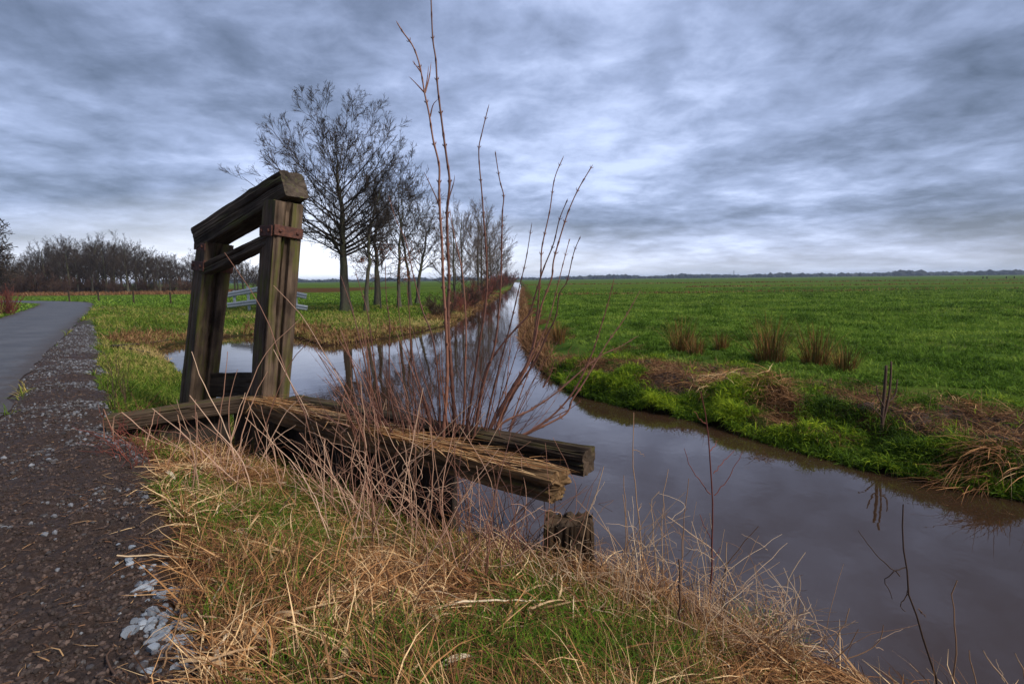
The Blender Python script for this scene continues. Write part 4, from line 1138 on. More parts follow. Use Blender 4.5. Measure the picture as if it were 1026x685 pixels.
# ------------------------------------------------------------------ right bank and field
def rb(x, y, lo, hi):
    d = poly_sd(x, y, WATER)
    return ((d > lo) & (d < hi) & is_right(x, y)).astype(float) * vis(x, y)
def fall(b, r0, p): return np.minimum(1, (r0 / np.maximum(b, r0)) ** p)
n = 52000   # lush hanging edge
x, y = sample(n, (-0.5, 11, 2.5, 14), lambda a, b: rb(a, b, -0.06, 2.2) * (0.25 + 0.75 * sst(1.5, 0.2, poly_sd(a, b, WATER))) * sst(0.36, 0.55, fbm(a * 1.1, b * 1.1, 101, 3) + 0.12 * sst(0.8, 0.0, poly_sd(a, b, WATER))) * sst(12.5, 10.0, b) * (1 - 0.93 * bare_soil(a, b, poly_sd(a, b, WATER))))
cl = fbm(x * 2.2, y * 2.2, 103, 3)
zlift = 0.22 * np.clip(cl - 0.42, 0, 1) * 2
blades('bank_grass', MAT_LUSH, 'lush bright green grass clumps overhanging the right bank waterline', x, y, rng.uniform(0, TAU, n), rng.normal(0.9, 0.4, n), rng.uniform(0.06, 0.20, n), rng.uniform(0.006, 0.013, n), rng.uniform(0.6, 2.2, n), np.clip(rng.normal(0.30, 0.22, n) + 1.3 * (cl - 0.42), 0, 1), 3, zlift)
n = 20000   # brown dead matter on the shoulder
x, y = sample(n, (0.2, 12, 2.5, 13), lambda a, b: rb(a, b, 0.3, 2.6) * np.maximum(sst(0.52, 0.40, fbm(a * 1.1, b * 1.1, 101, 3)) * sst(3.2, 1.2, poly_sd(a, b, WATER)), 0.9 * bare_soil(a, b, poly_sd(a, b, WATER))))
blades('dead_grass', MAT_REED, 'flattened brown dead grass along the shoulder of the right bank', x, y, rng.uniform(0, TAU, n), np.abs(rng.normal(0.2, 0.35, n)), rng.uniform(0.10, 0.36, n), rng.uniform(0.004, 0.010, n), rng.uniform(0.2, 1.4, n), np.clip(rng.normal(0.38, 0.33, n), 0, 1), 3)
def reedzone(a, b):
    d = poly_sd(a, b, WATER)
    return ((d > -0.1) & (d < 0.55) & is_right(a, b) & (b > 9.5)) * sst(0.36, 0.56, fbm(a * 0.7, b * 0.5, 119, 3)).astype(float) * fall(b, 12, 0.8)
n = 6500
x, y = sample(n, (-1.5, 4.5, 9.5, 120), reedzone)
blades('reed_fringe', MAT_REED, 'brown reed fringe leaning along the right edge of the straight canal', x, y, rng.uniform(0, TAU, n), rng.normal(1.0, 0.35, n), rng.uniform(0.2, 0.5, n), rng.uniform(0.010, 0.018, n) * (1 + 0.015 * y), rng.uniform(0.3, 1.4, n), np.clip(rng.normal(0.45, 0.25, n), 0, 1), 3, 0.0, 'reeds')
n = 150000  # meadow
x, y = sample(n, (-0.5, 95, 4.5, 95), lambda a, b: rb(a, b, 1.0, 900) * fall(np.hypot(a, b), 8, 2.1) * sst(0.8, 2.2, poly_sd(a, b, WATER)) * (1 - bare_soil(a, b, poly_sd(a, b, WATER))) * sst(100, 45, np.hypot(a, b)) * (0.35 + 0.65 * sst(0.3, 0.5, fbm(a * 1.3, b * 1.3, 112, 4))))
dist = np.hypot(x, y)
blades('field_grass', MAT_FIELD, 'short green meadow grass of the wide field right of the canal', x, y, rng.uniform(0, TAU, n), rng.normal(0.9, 0.35, n), rng.uniform(0.06, 0.15, n) * (1 + 0.01 * dist), rng.uniform(0.006, 0.012, n) * (0.6 + 0.085 * dist), rng.uniform(0.4, 1.6, n), np.clip(rng.normal(0.45, 0.18, n) + (fbm(x * 0.9, y * 0.9, 111, 4) - 0.5) * 1.5, 0, 1), 2)
n = 40000   # meadow left
x, y = sample(n, (-60, 0, 22, 72), lambda a, b: left_zone(a, b) * fall(b, 24, 1.3) * (poly_sd(a, b, WATER) > 1.4))
blades('field_grass', MAT_FIELD, 'short green meadow grass of the field beyond the pool', x, y, rng.uniform(0, TAU, n), rng.normal(0.9, 0.35, n), rng.uniform(0.08, 0.17, n), rng.uniform(0.03, 0.06, n) * (1 + 0.02 * y), rng.uniform(0.4, 1.6, n), np.clip(rng.normal(0.5, 0.2, n), 0, 1), 2)

for (dl, n, hh, ww) in ((DITCHES[0], 5000, 0.45, 0.10), (DITCHES[1], 3500, 0.5, 0.16), (DITCHES[2], 3500, 0.6, 0.3)):
    P_ = np.array(dl, float); q = rng.random(n) ** 1.3
    sl_ = np.concatenate([[0], np.cumsum(np.linalg.norm(np.diff(P_, axis=0), axis=1))]); q = q * min(sl_[-1], 190)
    x = np.interp(q, sl_, P_[:, 0]); y = np.interp(q, sl_, P_[:, 1]) + rng.normal(0, 0.9, n) + (fbm(x * 0.08, x * 0, 5, 2) - 0.5) * 6
    blades('dead_grass', MAT_REED, 'brown dead grass along a far field ditch', x, y, rng.uniform(0, TAU, n), rng.normal(1.0, 0.35, n), rng.uniform(0.4, 1.0, n) * hh, rng.uniform(0.5, 1.0, n) * ww, rng.uniform(0.3, 1.4, n), np.clip(rng.normal(0.4, 0.22, n), 0, 1), 2)
# rush tufts
for px, lab, s, nb in (((683, 352), 'leftmost brown rush tuft on the right bank, above the dark mud', 1.0, 330), ((722, 350), 'small dark rush tuft between the two left rush tufts and the straw heap', 0.6, 200), ((772, 362), 'bushy upright rush tuft directly behind the straw heap', 1.15, 420), ((817, 364), 'pointed red-brown rush tuft right of the straw heap', 1.0, 300), ((846, 372), 'low greyish rush tuft nearest the right of the pointed one', 0.65, 260), ((560, 345), 'dark rush tuft at the canal bend behind the elder shoots', 0.8, 260), ((697, 356), 'spreading brown tuft leaning against the leftmost rush tuft', 0.6, 200)):
    c = ground_at(*px)
    tuft('rush_tuft', lab, 'rush tuft', c, nb, (0.35 * s, 0.95 * s), (0.007, 0.011), 1.33, 0.35, MAT_RUSH, 0.55, 0.24 * s)
# heaps of cut straw and reed
def heap(name, label, cat, px, n, rad, L, mat, tm, hgt, az0=None):
    c = ground_at(*px)
    a = rng.uniform(0, TAU, n); rr = rng.random(n) ** 0.6
    P = np.stack([np.cos(a) * rr * rad[0], np.sin(a) * rr * rad[1], np.zeros(n)], 1)
    P[:, 2] = terrain(P[:, 0] + c[0], P[:, 1] + c[1]) - c[2] + hgt * (1 - rr ** 2) * rng.random(n)
    az = rng.uniform(0, TAU, n) if az0 is None else rng.normal(az0, 0.45, n)
    me = ribbon_mesh(name, P, az, rng.normal(0.1, 0.25, n), rng.uniform(*L, n), rng.uniform(0.005, 0.011, n), rng.uniform(0.1, 0.9, n), np.clip(rng.normal(tm, 0.22, n), 0, 1), 4)
    tag(link(name, me, mat, loc=tuple(c)), label, cat)
heap('straw_heap', 'pale bleached heap of cut reed stalks on the right bank', 'straw heap', (722, 384), 380, (0.5, 0.35), (0.2, 0.6), MAT_STRAW, 0.8, 0.16)
heap('straw_heap', 'tan matted straw heap beside the bleached stalks, below the rush tuft', 'straw heap', (766, 386), 800, (0.5, 0.4), (0.15, 0.42), MAT_STRAW, 0.5, 0.22)
heap('reed_heap', 'brown combed reed heap drooping into the water at the right edge', 'reed heap', (1006, 458), 420, (0.55, 0.22), (0.25, 0.65), MAT_STRAW, 0.38, 0.15, 3.3)
heap('straw_heap', 'small straw patch on the bank edge above the drooping reed heap', 'straw heap', (972, 408), 160, (0.2, 0.4), (0.1, 0.35), MAT_STRAW, 0.55, 0.08)
# dead sapling on the right bank
sp0 = ground_at(884, 430); ts = (sp0 - EYE).dot(FWD)
sg = empty('sapling', tuple(sp0), 'dead dark sapling stump with two upright stems on the right bank', 'sapling')
for nm, px, r in (('trunk', [(884, 436), (884, 415), (886, 395), (888, 366)], 0.021), ('branch', [(884, 425), (889, 405), (892, 385), (893, 362)], 0.014), ('branch', [(886, 408), (880, 397), (878, 386)], 0.009), ('branch', [(890, 403), (897, 395), (899, 380)], 0.009), ('branch', [(884, 418), (874, 408), (866, 404)], 0.008)):
    tb = Tubes(off=sp0); P = proj_line(px, ts, ts + random.uniform(-0.05, 0.05))
    C, L_ = resample(catmull(P, 4), 14); tb.add(np.vstack([C, C[-1:] + (0, 0, 0.003)]), np.append(np.linspace(r, r * 0.75, 14), 0.001))
    link(nm, tb.build(nm, 8), MAT_TWIG_BROWN, sg)
tb = None

# ------------------------------------------------------------------ trees
def level(P, R, count, lf, ang, trop, rmin, umin=0.25, K=6, jit=0.18, hfall=0.4, rf=0.62):
    M_ = len(P); Kp = P.shape[1]
    idx = np.repeat(np.arange(M_), count); n = len(idx)
    u = rng.uniform(umin, 0.98, n); f = u * (Kp - 1); i0 = np.minimum(f.astype(int), Kp - 2); fr_ = (f - i0)[:, None]
    base = P[idx, i0] * (1 - fr_) + P[idx, i0 + 1] * fr_
    tan_ = P[idx, i0 + 1] - P[idx, i0]; tan_ /= np.linalg.norm(tan_, axis=1, keepdims=True) + 1e-9
    plen = np.linalg.norm(np.diff(P, axis=1), axis=2).sum(1)[idx]
    rb_ = R[idx, i0] * (1 - fr_[:, 0]) + R[idx, i0 + 1] * fr_[:, 0]
    rv_ = rng.normal(0, 1, (n, 3)); rv_ -= tan_ * (rv_ * tan_).sum(1, keepdims=True); rv_ /= np.linalg.norm(rv_, axis=1, keepdims=True) + 1e-9
    a = rng.uniform(ang[0], ang[1], n)[:, None]
    d = tan_ * np.cos(a) + rv_ * np.sin(a)
    L_ = plen * rng.uniform(lf[0], lf[1], n) * (1 - hfall * u)
    pts = [base]; up_ = np.array([0, 0, 1.0])
    for k in range(K - 1):
        d = d + up_ * trop / K + rng.normal(0, jit, (n, 3)) / math.sqrt(K)
        d /= np.linalg.norm(d, axis=1, keepdims=True)
        pts.append(pts[-1] + d * (L_ / (K - 1))[:, None])
    r0 = np.maximum(rb_ * rf, rmin * 1.1)
    s = np.linspace(0, 1, K)
    return np.stack(pts, 1), np.maximum(r0[:, None] * (1 - 0.75 * s[None]), rmin)

def tree_meshes(name, H, r0, clear, nl, elev, counts, rmin, spread=1.0, trop=0.5, lean=(0, 0), crook=0.02, sides=(9, 5), lead=0.82, lmax=None, env=None, droop=0.06):
    # trunk
    K = 14; s = np.linspace(0, 1, K)
    T = np.stack([lean[0] * H * s + np.cumsum(rng.normal(0, crook, K)) * H * 0.3 * s, lean[1] * H * s + np.cumsum(rng.normal(0, crook, K)) * H * 0.3 * s, s * H * lead], 1)
    T[0, :2] = 0
    rad = r0 * (1 - 0.86 * s) + r0 * 0.45 * np.exp(-s * 26)
    tt = Tubes(); P = np.vstack([[T[0] - (0, 0, 0.3)], T]); tt.add(P, np.concatenate([[rad[0] * 1.1], rad]))
    trunk = tt.build(name + '_trunk', sides[0])
    # limbs run out to points spread over the crown's outline
    limbs, lr = [], []
    K2 = 10; sb = np.linspace(0, 1, K2)
    if env is None: env = (spread * 0.34, (0.97 - clear) * 0.5)
    cz = H * (0.97 - env[1])
    for k in range(nl):
        q = (k + 0.5) / nl
        el_ = math.asin(min(1, -0.45 + 1.42 * q)); a = k * 2.399 + rng.uniform(-0.3, 0.3)
        rr_ = rng.uniform(0.86, 1.0)
        tip = np.array([math.cos(a) * math.cos(el_) * env[0] * H * rr_ + lean[0] * H * 0.7, math.sin(a) * math.cos(el_) * env[0] * H * rr_ + lean[1] * H * 0.7, cz + math.sin(el_) * env[1] * H * rr_])
        uh = clear + (0.62 - clear) * q ** 1.3 + rng.uniform(-0.02, 0.02)
        f = min(max(uh, 0.03) / lead * (K - 1), K - 1.001)
        i0 = min(int(f), K - 2); b0 = T[i0] + (T[i0 + 1] - T[i0]) * (f - i0)
        tip[2] = max(tip[2], b0[2] + droop * H)
        v_ = tip - b0
        ctl = b0 + np.array([v_[0] * 0.5, v_[1] * 0.5, v_[2] * (0.5 - 0.32 * trop)])
        pts = (1 - sb)[:, None] ** 2 * b0 + (2 * sb * (1 - sb))[:, None] * ctl + (sb ** 2)[:, None] * tip
        pts = pts + np.cumsum(rng.normal(0, 0.004, (K2, 3)), 0) * H * sb[:, None]
        limbs.append(pts); rl = np.interp(f, np.arange(K), rad) * rng.uniform(0.34, 0.56)
        lr.append(np.maximum(rl * (1 - 0.88 * sb ** 0.8), rmin))
    Lp, Lr = np.array(limbs), np.array(lr)
    cr = Tubes(); cr.many(Lp, Lr)
    P1, R1 = np.concatenate([Lp]), np.concatenate([Lr])
    pr = (P1, R1)
    tips = None
    for li, (cnt, lf, ang, tp) in enumerate(counts):
        P2, R2 = level(pr[0], pr[1], cnt, lf, ang, tp, rmin * (1 if li == len(counts) - 1 else 1.25), umin=0.2 if li == 0 else 0.15)
        cr.many(P2, R2); pr = (P2, R2); tips = P2
    crown = cr.build(name + '_crown', 3)
    co = np.empty(len(crown.vertices) * 3, np.float32); crown.vertices.foreach_get('co', co); zz = np.sort(co[2::3])
    k_ = H / zz[int(len(zz) * 0.998)]
    for m__ in (trunk, crown):
        co = np.empty(len(m__.vertices) * 3, np.float32); m__.vertices.foreach_get('co', co); m__.vertices.foreach_set('co', co * k_); m__.update()
    return trunk, crown, tips * k_

def plant_tree(name, label, cat, loc, meshes, group=None, scale=1.0, rot=0.0):
    e = empty(name, tuple(loc), label, cat, group)
    link('trunk', meshes[0], MAT_TRUNK, e); link('crown', meshes[1], MAT_BARK, e)
    e.scale = (scale,) * 3; e.rotation_euler.z = rot
    return e

def size_at(u, vb, vt, t):
    return (vb - vt) / FPX * t * 0.955

# main alder by the pool
C_ALDER = [(10, (0.20, 0.40), (0.35, 0.8), 0.3), (7, (0.38, 0.66), (0.35, 0.85), 0.2), (5, (0.42, 0.8), (0.35, 0.9), 0.1)]
mb = ground_at(347, 312)
tm = (mb - EYE).dot(FWD)
Hm = size_at(347, 312, 84, tm)
big_tree = tree_meshes('bare_tree', Hm, 0.24 * tm / 25, 0.25, 46, (0.72, 1.35), C_ALDER, 0.0048 * tm / 25, trop=0.42, lean=(-0.015, 0), env=(0.375, 0.385), lead=0.66)
plant_tree('bare_tree', 'largest bare tree, broad fan crown, single trunk on the far bank of the pool', 'tree', mb, big_tree)
C_SLIM = [(8, (0.30, 0.55), (0.45, 0.9), 0.3), (5, (0.35, 0.6), (0.45, 0.95), 0.2), (3, (0.35, 0.6), (0.4, 0.9), 0.1)]
slim = [((367, 313), 155, 0.11, (0.03, 0), 'slender bare tree with crooked trunk just right of the largest tree'), ((378, 306), 165, 0.13, (-0.02, 0), 'dark straight-trunked bare tree, second to the right of the largest tree'),
        ((400, 309), 155, 0.09, (0.02, 0), 'thin bare tree left one of the close pair on the pool bank'), ((411, 307), 160, 0.08, (0.0, 0), 'thin bare tree right one of the close pair on the pool bank'),
        ((418, 304), 195, 0.10, (0.12, 0), 'small bare tree leaning right over the canal corner')]
for px, vt, r, ln, lab in slim:
    p = ground_at(*px); t_ = (p - EYE).dot(FWD)
    H_ = size_at(px[0], px[1], vt, t_)
    ms = tree_meshes('slim_tree', H_, r * t_ / 25, 0.28, 15, (0.5, 1.15), C_SLIM, 0.0048 * t_ / 25, env=(0.23, 0.36), trop=0.3, lean=ln, crook=0.05)
    plant_tree('slim_tree', lab, 'tree', p, ms)
# beech sapling with rusty leaves
p = ground_at(372, 311) + (0.4, 0.6, 0)
p[2] = gz(p[0], p[1])
t_ = (p - EYE).dot(FWD); H_ = size_at(372, 311, 238, t_)
ms = tree_meshes('young_beech', H_, 0.05, 0.4, 12, (0.1, 0.9), [(7, (0.4, 0.7), (0.4, 0.9), 0.0), (5, (0.4, 0.7), (0.4, 0.9), 0.0)], 0.008, trop=0.0, env=(0.55, 0.35), droop=-0.03)
e = plant_tree('young_beech', 'young beech still holding rusty brown leaves beneath the bare trees', 'tree', p, ms)
tp = ms[2].reshape(-1, 3); tp = tp[(tp[:, 2] > 0.35 * H_)]
tp = tp[rng.choice(len(tp), 2600)] + rng.normal(0, 0.07, (2600, 3))
hfil = fbm(tp[:, 0] * 1.2, tp[:, 2] * 1.5, 131, 2) > 0.45
tp = tp[hfil]; n = len(tp)
me = ribbon_mesh('leaves', tp, rng.uniform(0, TAU, n), rng.normal(-0.3, 0.5, n), rng.uniform(0.06, 0.11, n), rng.uniform(0.04, 0.07, n), rng.uniform(0, 1, n), rng.random(n), 2)
link('leaves', me, MAT_RUSTLEAF, e)

# trees along the straight canal, left bank
cproto = [tree_meshes('canal_tree', 9.0, 0.12, 0.12, 16, (0.7, 1.3), [(9, (0.30, 0.55), (0.3, 0.7), 0.4), (6, (0.35, 0.6), (0.35, 0.8), 0.3), (2, (0.35, 0.6), (0.4, 0.8), 0.2)], 0.0055, trop=0.5, env=(0.30, 0.44)) for _ in range(3)]
cp = []
for k, (u, y_, vt) in enumerate(((452, 34, 200), (463, 42, 205), (472, 50, 203), (483, 58, 205), (488, 68, 212), (495, 80, 222), (500, 95, 235), (504, 115, 246))):
    wx = np.interp(y_, [0, 420], [-1.9, 3.0]) - 1.8 - 0.3 * (k % 2)
    if k < 2: wx -= 0.4
    z_ = gz(wx, y_)
    t_ = y_
    e = empty('canal_tree', (wx, y_, z_), 'bare upright tree in the row along the left bank of the straight canal', 'tree', 'bare trees along the straight canal')
    src = cproto[k % 3]
    H_ = (283 - vt) / FPX * t_ + 1.6
    link('trunk', src[0], MAT_TRUNK, e); link('crown', src[1], MAT_BARKP, e)
    e.scale = (H_ / 9.0,) * 3; e.rotation_euler.z = k * 1.7

def bush_mesh(name, H, R_, n0, counts, rmin, r0=0.02, el=(0.7, 1.4)):
    K = 7; pts, rad = [], []
    for k in range(n0):
        a = rng.uniform(0, TAU); e = rng.uniform(*el); q = rng.random() ** 0.5 * R_ * 0.4
        p = np.array([math.cos(a) * q, math.sin(a) * q, -0.1]); d = np.array([math.cos(a) * math.cos(e), math.sin(a) * math.cos(e), math.sin(e)])
        L_ = H * rng.uniform(0.6, 1.05); pp = [p]
        for _ in range(K - 1):
            d = d + rng.normal(0, 0.06, 3) + (0, 0, 0.03); d /= np.linalg.norm(d); pp.append(pp[-1] + d * L_ / (K - 1))
        pts.append(pp); rad.append(np.maximum(r0 * (1 - 0.8 * np.linspace(0, 1, K)), rmin))
    pr = (np.array(pts), np.array(rad)); tb = Tubes(); tb.many(*pr)
    for cnt, lf, ang, tp_ in counts:
        pr = level(pr[0], pr[1], cnt, lf, ang, tp_, rmin, umin=0.1); tb.many(*pr)
    return tb.build(name, 3)
bsh = [bush_mesh('scrub_bush', 1.6, 1.2, 26, [(8, (0.3, 0.6), (0.3, 0.9), 0.2), (5, (0.3, 0.6), (0.3, 0.9), 0.1)], 0.008) for _ in range(2)]
for k, (y_, off, s) in enumerate(((27, 0.8, 0.8), (32, 0.7, 0.75), (38, 0.7, 1.0), (45, 0.6, 1.1), (54, 0.7, 1.2), (66, 0.8, 1.4), (85, 0.8, 1.6), (110, 0.8, 2.0), (150, 0.8, 2.6), (210, 0.8, 3.2))):
    wx = np.interp(y_, [0, 20, 30, 420], [-2.4, -3.4, -2.6, 3.0]) - off
    o = link('scrub_bush', bsh[k % 2], MAT_TWIG_RED if k % 3 else MAT_TWIG_BROWN, loc=(wx, y_, gz(wx, y_)))
    o.scale = (s, s, s); o.rotation_euler.z = k
    tag(o, 'red-brown leafless scrub bush on the left bank of the straight canal', 'bush', 'scrub bushes along the straight canal')

# the wood beyond the road
wproto = []
for k in range(8):
    wproto.append(tree_meshes('wood_tree', 14.0, 0.30, 0.12 + 0.025 * k, 17, (0.7, 1.35), [(8, (0.28, 0.52), (0.3, 0.75), 0.4), (6, (0.38, 0.66), (0.4, 0.85), 0.3), (2, (0.4, 0.7), (0.4, 0.9), 0.2)], 0.0125, env=(0.26 + 0.03 * (k % 3), 0.40), trop=0.4, crook=0.03))
prof = np.array([(-60, 240), (0, 252), (20, 258), (45, 243), (70, 236), (100, 234), (128, 233), (146, 246), (165, 246), (185, 256), (205, 248), (225, 250), (262, 262), (280, 266)])
k = 0
for row, (t_lo, t_hi, stepu) in enumerate(((92, 102, 9.0), (104, 114, 9.0), (116, 130, 8.0))):
    u = -45.0 + 4 * row
    while u < 285:
        uu = u + random.uniform(-3, 3); t_ = random.uniform(t_lo, t_hi)
        vt = np.interp(uu, prof[:, 0], prof[:, 1]) + random.uniform(-3, 15) + (3 if row else 0)
        if 187 < uu < 200 and row == 0: u += stepu; continue
        p = at(uu, 290, t_); p[2] = gz(p[0], p[1])
        vb = _v(p); H_ = (vb - vt) / FPX * t_
        ms = wproto[random.randrange(8)]
        e = empty('wood_tree', tuple(p), 'bare grey-brown tree among the dark wood beyond the road', 'tree', 'bare trees of the wood beyond the road')
        link('trunk', ms[0], MAT_TRUNK, e); link('crown', ms[1], MAT_BARK, e)
        e.scale = (H_ / 14 * random.uniform(0.8, 1.35),) * 2 + (H_ / 14,); e.rotation_euler.z = random.uniform(0, TAU)
        u += stepu
ubush = [bush_mesh('wood_bush', 3.6, 2.6, 30, [(9, (0.35, 0.65), (0.3, 0.9), 0.2), (5, (0.35, 0.6), (0.3, 0.9), 0.1)], 0.016, 0.04) for _ in range(3)]
u = -40.0; k = 0
while u < 200:
    t_ = random.uniform(86, 112); p = at(u + random.uniform(-3, 3), 290, t_); p[2] = gz(p[0], p[1])
    o = link('wood_bush', ubush[k % 3], MAT_TWIG_BROWN, loc=tuple(p))
    s = random.uniform(0.6, 1.05) * (1.35 if u < 60 else 0.95 if u < 110 else 0.7); o.scale = (s, s, s); o.rotation_euler.z = random.uniform(0, TAU)
    tag(o, 'brown leafless undergrowth bush at the foot of the wood', 'bush', 'undergrowth bushes of the wood'); k += 1
    u += 8.0 if u < 110 else 12
# dry strip in front of the wood
n = 6000
t_ = rng.uniform(78, 92, n); uu = rng.uniform(20, 235, n)
x = (uu - 513) / FPX * t_; y = t_ * FWD[1]
blades('dead_grass', MAT_REED, 'strip of reddish dead grass along the foot of the wood', x, y, rng.uniform(0, TAU, n), rng.normal(1.1, 0.3, n), rng.uniform(0.3, 0.65, n), rng.uniform(0.05, 0.1, n), rng.uniform(0.2, 1.0, n), np.clip(rng.normal(0.45, 0.2, n), 0, 1), 2)
# larch at the left edge, red dogwood at the road
p = at(-6, 298, 52); p[2] = gz(p[0], p[1])
lt = tree_meshes('larch', 9.0, 0.16, 0.10, 30, (-0.15, 0.5), [(12, (0.25, 0.45), (0.5, 1.1), -0.3), (7, (0.3, 0.55), (0.5, 1.1), -0.4)], 0.02, trop=0.0, lead=0.98, env=(0.20, 0.46), droop=-0.08)
e = plant_tree('larch', 'dark blue-grey larch at the left edge of the picture behind the road', 'tree', p, lt)
e.scale = (1, 1, (_v(p) - 215) / FPX * 52 / 9.0)
p = at(2, 304, 27); p[2] = gz(p[0], p[1])
o = link('dogwood_bush', bush_mesh('dogwood_bush', 1.35, 0.9, 60, [(5, (0.3, 0.55), (0.2, 0.5), 0.3)], 0.009, 0.014, (0.9, 1.5)), MAT_TWIG_RED, loc=tuple(p))
tag(o, 'red-stemmed dogwood bush on the grass left of the road', 'bush')

# far tree line on the horizon, and masts
nb = 3600
th_ = rng.uniform(-0.62, 0.80, nb); rr = rng.uniform(1000, 1600, nb)
x = np.sin(th_) * rr; y = np.cos(th_) * rr
hgt = rng.uniform(3.2, 7.4, nb) * (0.6 + 0.65 * vnoise(th_ * 40, th_ * 0, 5)) * (1 + 0.3 * rng.random(nb))
V = IV[None] * (1 + rng.uniform(-0.3, 0.3, (nb, len(IV), 1))) * np.stack([hgt * rng.uniform(0.5, 1.3, nb), hgt * 0.7, hgt * 0.55], 1)[:, None, :]
V += np.stack([x, y, hgt * 0.42 - 0.2], 1)[:, None, :]
F = (IF[None] + (np.arange(nb) * len(IV))[:, None, None]).reshape(-1, 3)
tag(link('treeline', mesh_np('treeline', V.reshape(-1, 3), tris=F, tint=np.repeat(rng.random(nb), len(IV)), smooth=False), MAT_TREELINE), 'low dark blue line of far woods along the whole horizon', 'woods', kind='stuff')
for u, vt, lab in ((735, 271, 'faint thin mast on the horizon, leftmost of the masts over the right field'), (894, 271, 'faint thin mast on the horizon between the two others'), (964, 270, 'faint lattice mast on the horizon farthest to the right')):
    p = at(u, 279, 1350); p[2] = 0
    hM = (_v(p) - vt) / FPX * 1350
    tb = Tubes(off=p)
    for sx in (-1, 1):
        for sy in (-1, 1):
            tb.add([p + (sx * 1.6, sy * 1.6, 0), p + (sx * 0.4, sy * 0.4, hM)], [0.35, 0.3])
    for q in range(1, 7):
        hh = hM * q / 7; w_ = 1.6 - 1.2 * q / 7
        for sx in (-1, 1): tb.add([p + (-w_, sx * w_, hh), p + (w_, sx * w_, hh - hM / 14)], [0.2, 0.2])
    tag(link('radio_mast', tb.build('radio_mast', 4), MAT_GALV, loc=tuple(p)), lab, 'mast')

# guard rail on the far bank of the pool
gp = ground_at(249, 312); tg = (gp - EYE).dot(FWD)
ge = empty('guard_rail', tuple(gp), 'galvanised steel guard rail of two rails on the bank beyond the frame', 'guard rail')
def gpt(u, v, dt=0.0): return at(u, v, tg + dt)
for u, vt, vb in ((249, 287, 313), (235, 291, 308), (297, 290, 318), (276, 286, 314)):
    p0 = gpt(u, vb, 0.12); p1 = gpt(u, vt, 0.12)
    o = box_beam('rail_post', (p0 + p1) / 2, (1, 0, 0), (0, 1, 0), (0, 0, 1), 0.12, 0.10, abs(p1[2] - p0[2]), MAT_GALV, ge)
for (u0, v0, u1, v1) in ((228, 295.5, 268, 288), (228, 306, 268, 301), (266, 288.5, 307, 297), (266, 301.5, 308, 309)):
    p0 = gpt(u0, v0); p1 = gpt(u1, v1); d = p1 - p0; L_ = np.linalg.norm(d); d /= L_
    z_ = np.array([0, 0, 1.0]); z_ -= d * z_.dot(d); z_ /= np.linalg.norm(z_); y_ = np.cross(z_, d)
    # W-profile rail
    prf = np.array([(0.0, -0.15), (0.05, -0.10), (0.05, -0.05), (0.0, -0.01), (0.0, 0.01), (0.05, 0.05), (0.05, 0.10), (0.0, 0.15)])
    back = prf[::-1] + (-0.02, 0) * np.array([1, 1]); loop = np.vstack([prf * (-1, 1), back * (-1, 1) + (0.04, 0)])
    nL = len(loop); V = []
    for s in (0, L_):
        for a_, b_ in loop: V.append(p0 + d * s + y_ * a_ + z_ * b_)
    Q = [(i, (i + 1) % nL, nL + (i + 1) % nL, nL + i) for i in range(nL)]
    for i in range(nL // 2 - 1):
        for s in (0, nL): Q.append((s + i, s + i + 1, s + nL - 2 - i, s + nL - 1 - i))
    link('rail', mesh_np('rail', np.array(V) - np.array(ge.location), Q, smooth=False), MAT_GALV, ge)

# thin fence posts
for u, v, t_, h_ in ((70, 302, 46, 1.0), (99, 302, 46, 1.0), (134, 303, 44, 1.05), (171, 303, 42, 1.0), (205, 304, 40, 1.0)):
    p = at(u, v, t_); p[2] = gz(p[0], p[1])
    o = place_beam('fence_post', p - (0, 0, 0.2), p + (random.uniform(-.04, .04), 0, h_), 0.11, 0.11, MAT_DARKW, 200 + u, upv=(0, 1, 0), nx=8, cracks=3, corner=0.04, rough=0.006)
    tag(o, 'thin grey fence post in the field between road and pool', 'fence post', 'fence posts in the left field')
for u in (984.6, 988.6, 1008, 1016):
    p = at(u, 281, 190); p[2] = gz(p[0], p[1])
    o = place_beam('fence_post', p - (0, 0, 0.2), p + (0, 0, 0.75), 0.35, 0.3, MAT_DARKW, 300 + int(u), upv=(0, 1, 0), nx=8, cracks=3, corner=0.1, rough=0.02)
    tag(o, 'tiny dark stub post far out in the right field', 'fence post', 'dark stub posts far in the right field')

# ------------------------------------------------------------------ sky and light
SUN_EL, SUN_AZ = math.radians(42), math.radians(118)     # azimuth clockwise from +Y
w = bpy.data.worlds.new('World'); SC.world = w; w.use_nodes = True
nt = w.node_tree; nt.nodes.clear()
out = nt.nodes.new('ShaderNodeOutputWorld')
sky = nt.nodes.new('ShaderNodeTexSky'); sky.sky_type = 'NISHITA'; sky.sun_disc = False
sky.sun_elevation = SUN_EL; sky.sun_rotation = SUN_AZ; sky.dust_density = 2.0
bg1 = nt.nodes.new('ShaderNodeBackground'); bg1.inputs[1].default_value = 0.08
nt.links.new(sky.outputs[0], bg1.inputs[0])
tc = nt.nodes.new('ShaderNodeTexCoord'); sp_ = nt.nodes.new('ShaderNodeSeparateXYZ'); nt.links.new(tc.outputs['Generated'], sp_.inputs[0])
zc = math_(nt, 'MAXIMUM', sp_.outputs[2], 0.0)
den = math_(nt, 'ADD', zc, 0.16)
cb = nt.nodes.new('ShaderNodeCombineXYZ')
nt.links.new(math_(nt, 'MULTIPLY', math_(nt, 'DIVIDE', sp_.outputs[0], den), 0.95), cb.inputs[0])
nt.links.new(math_(nt, 'DIVIDE', sp_.outputs[1], den), cb.inputs[1])
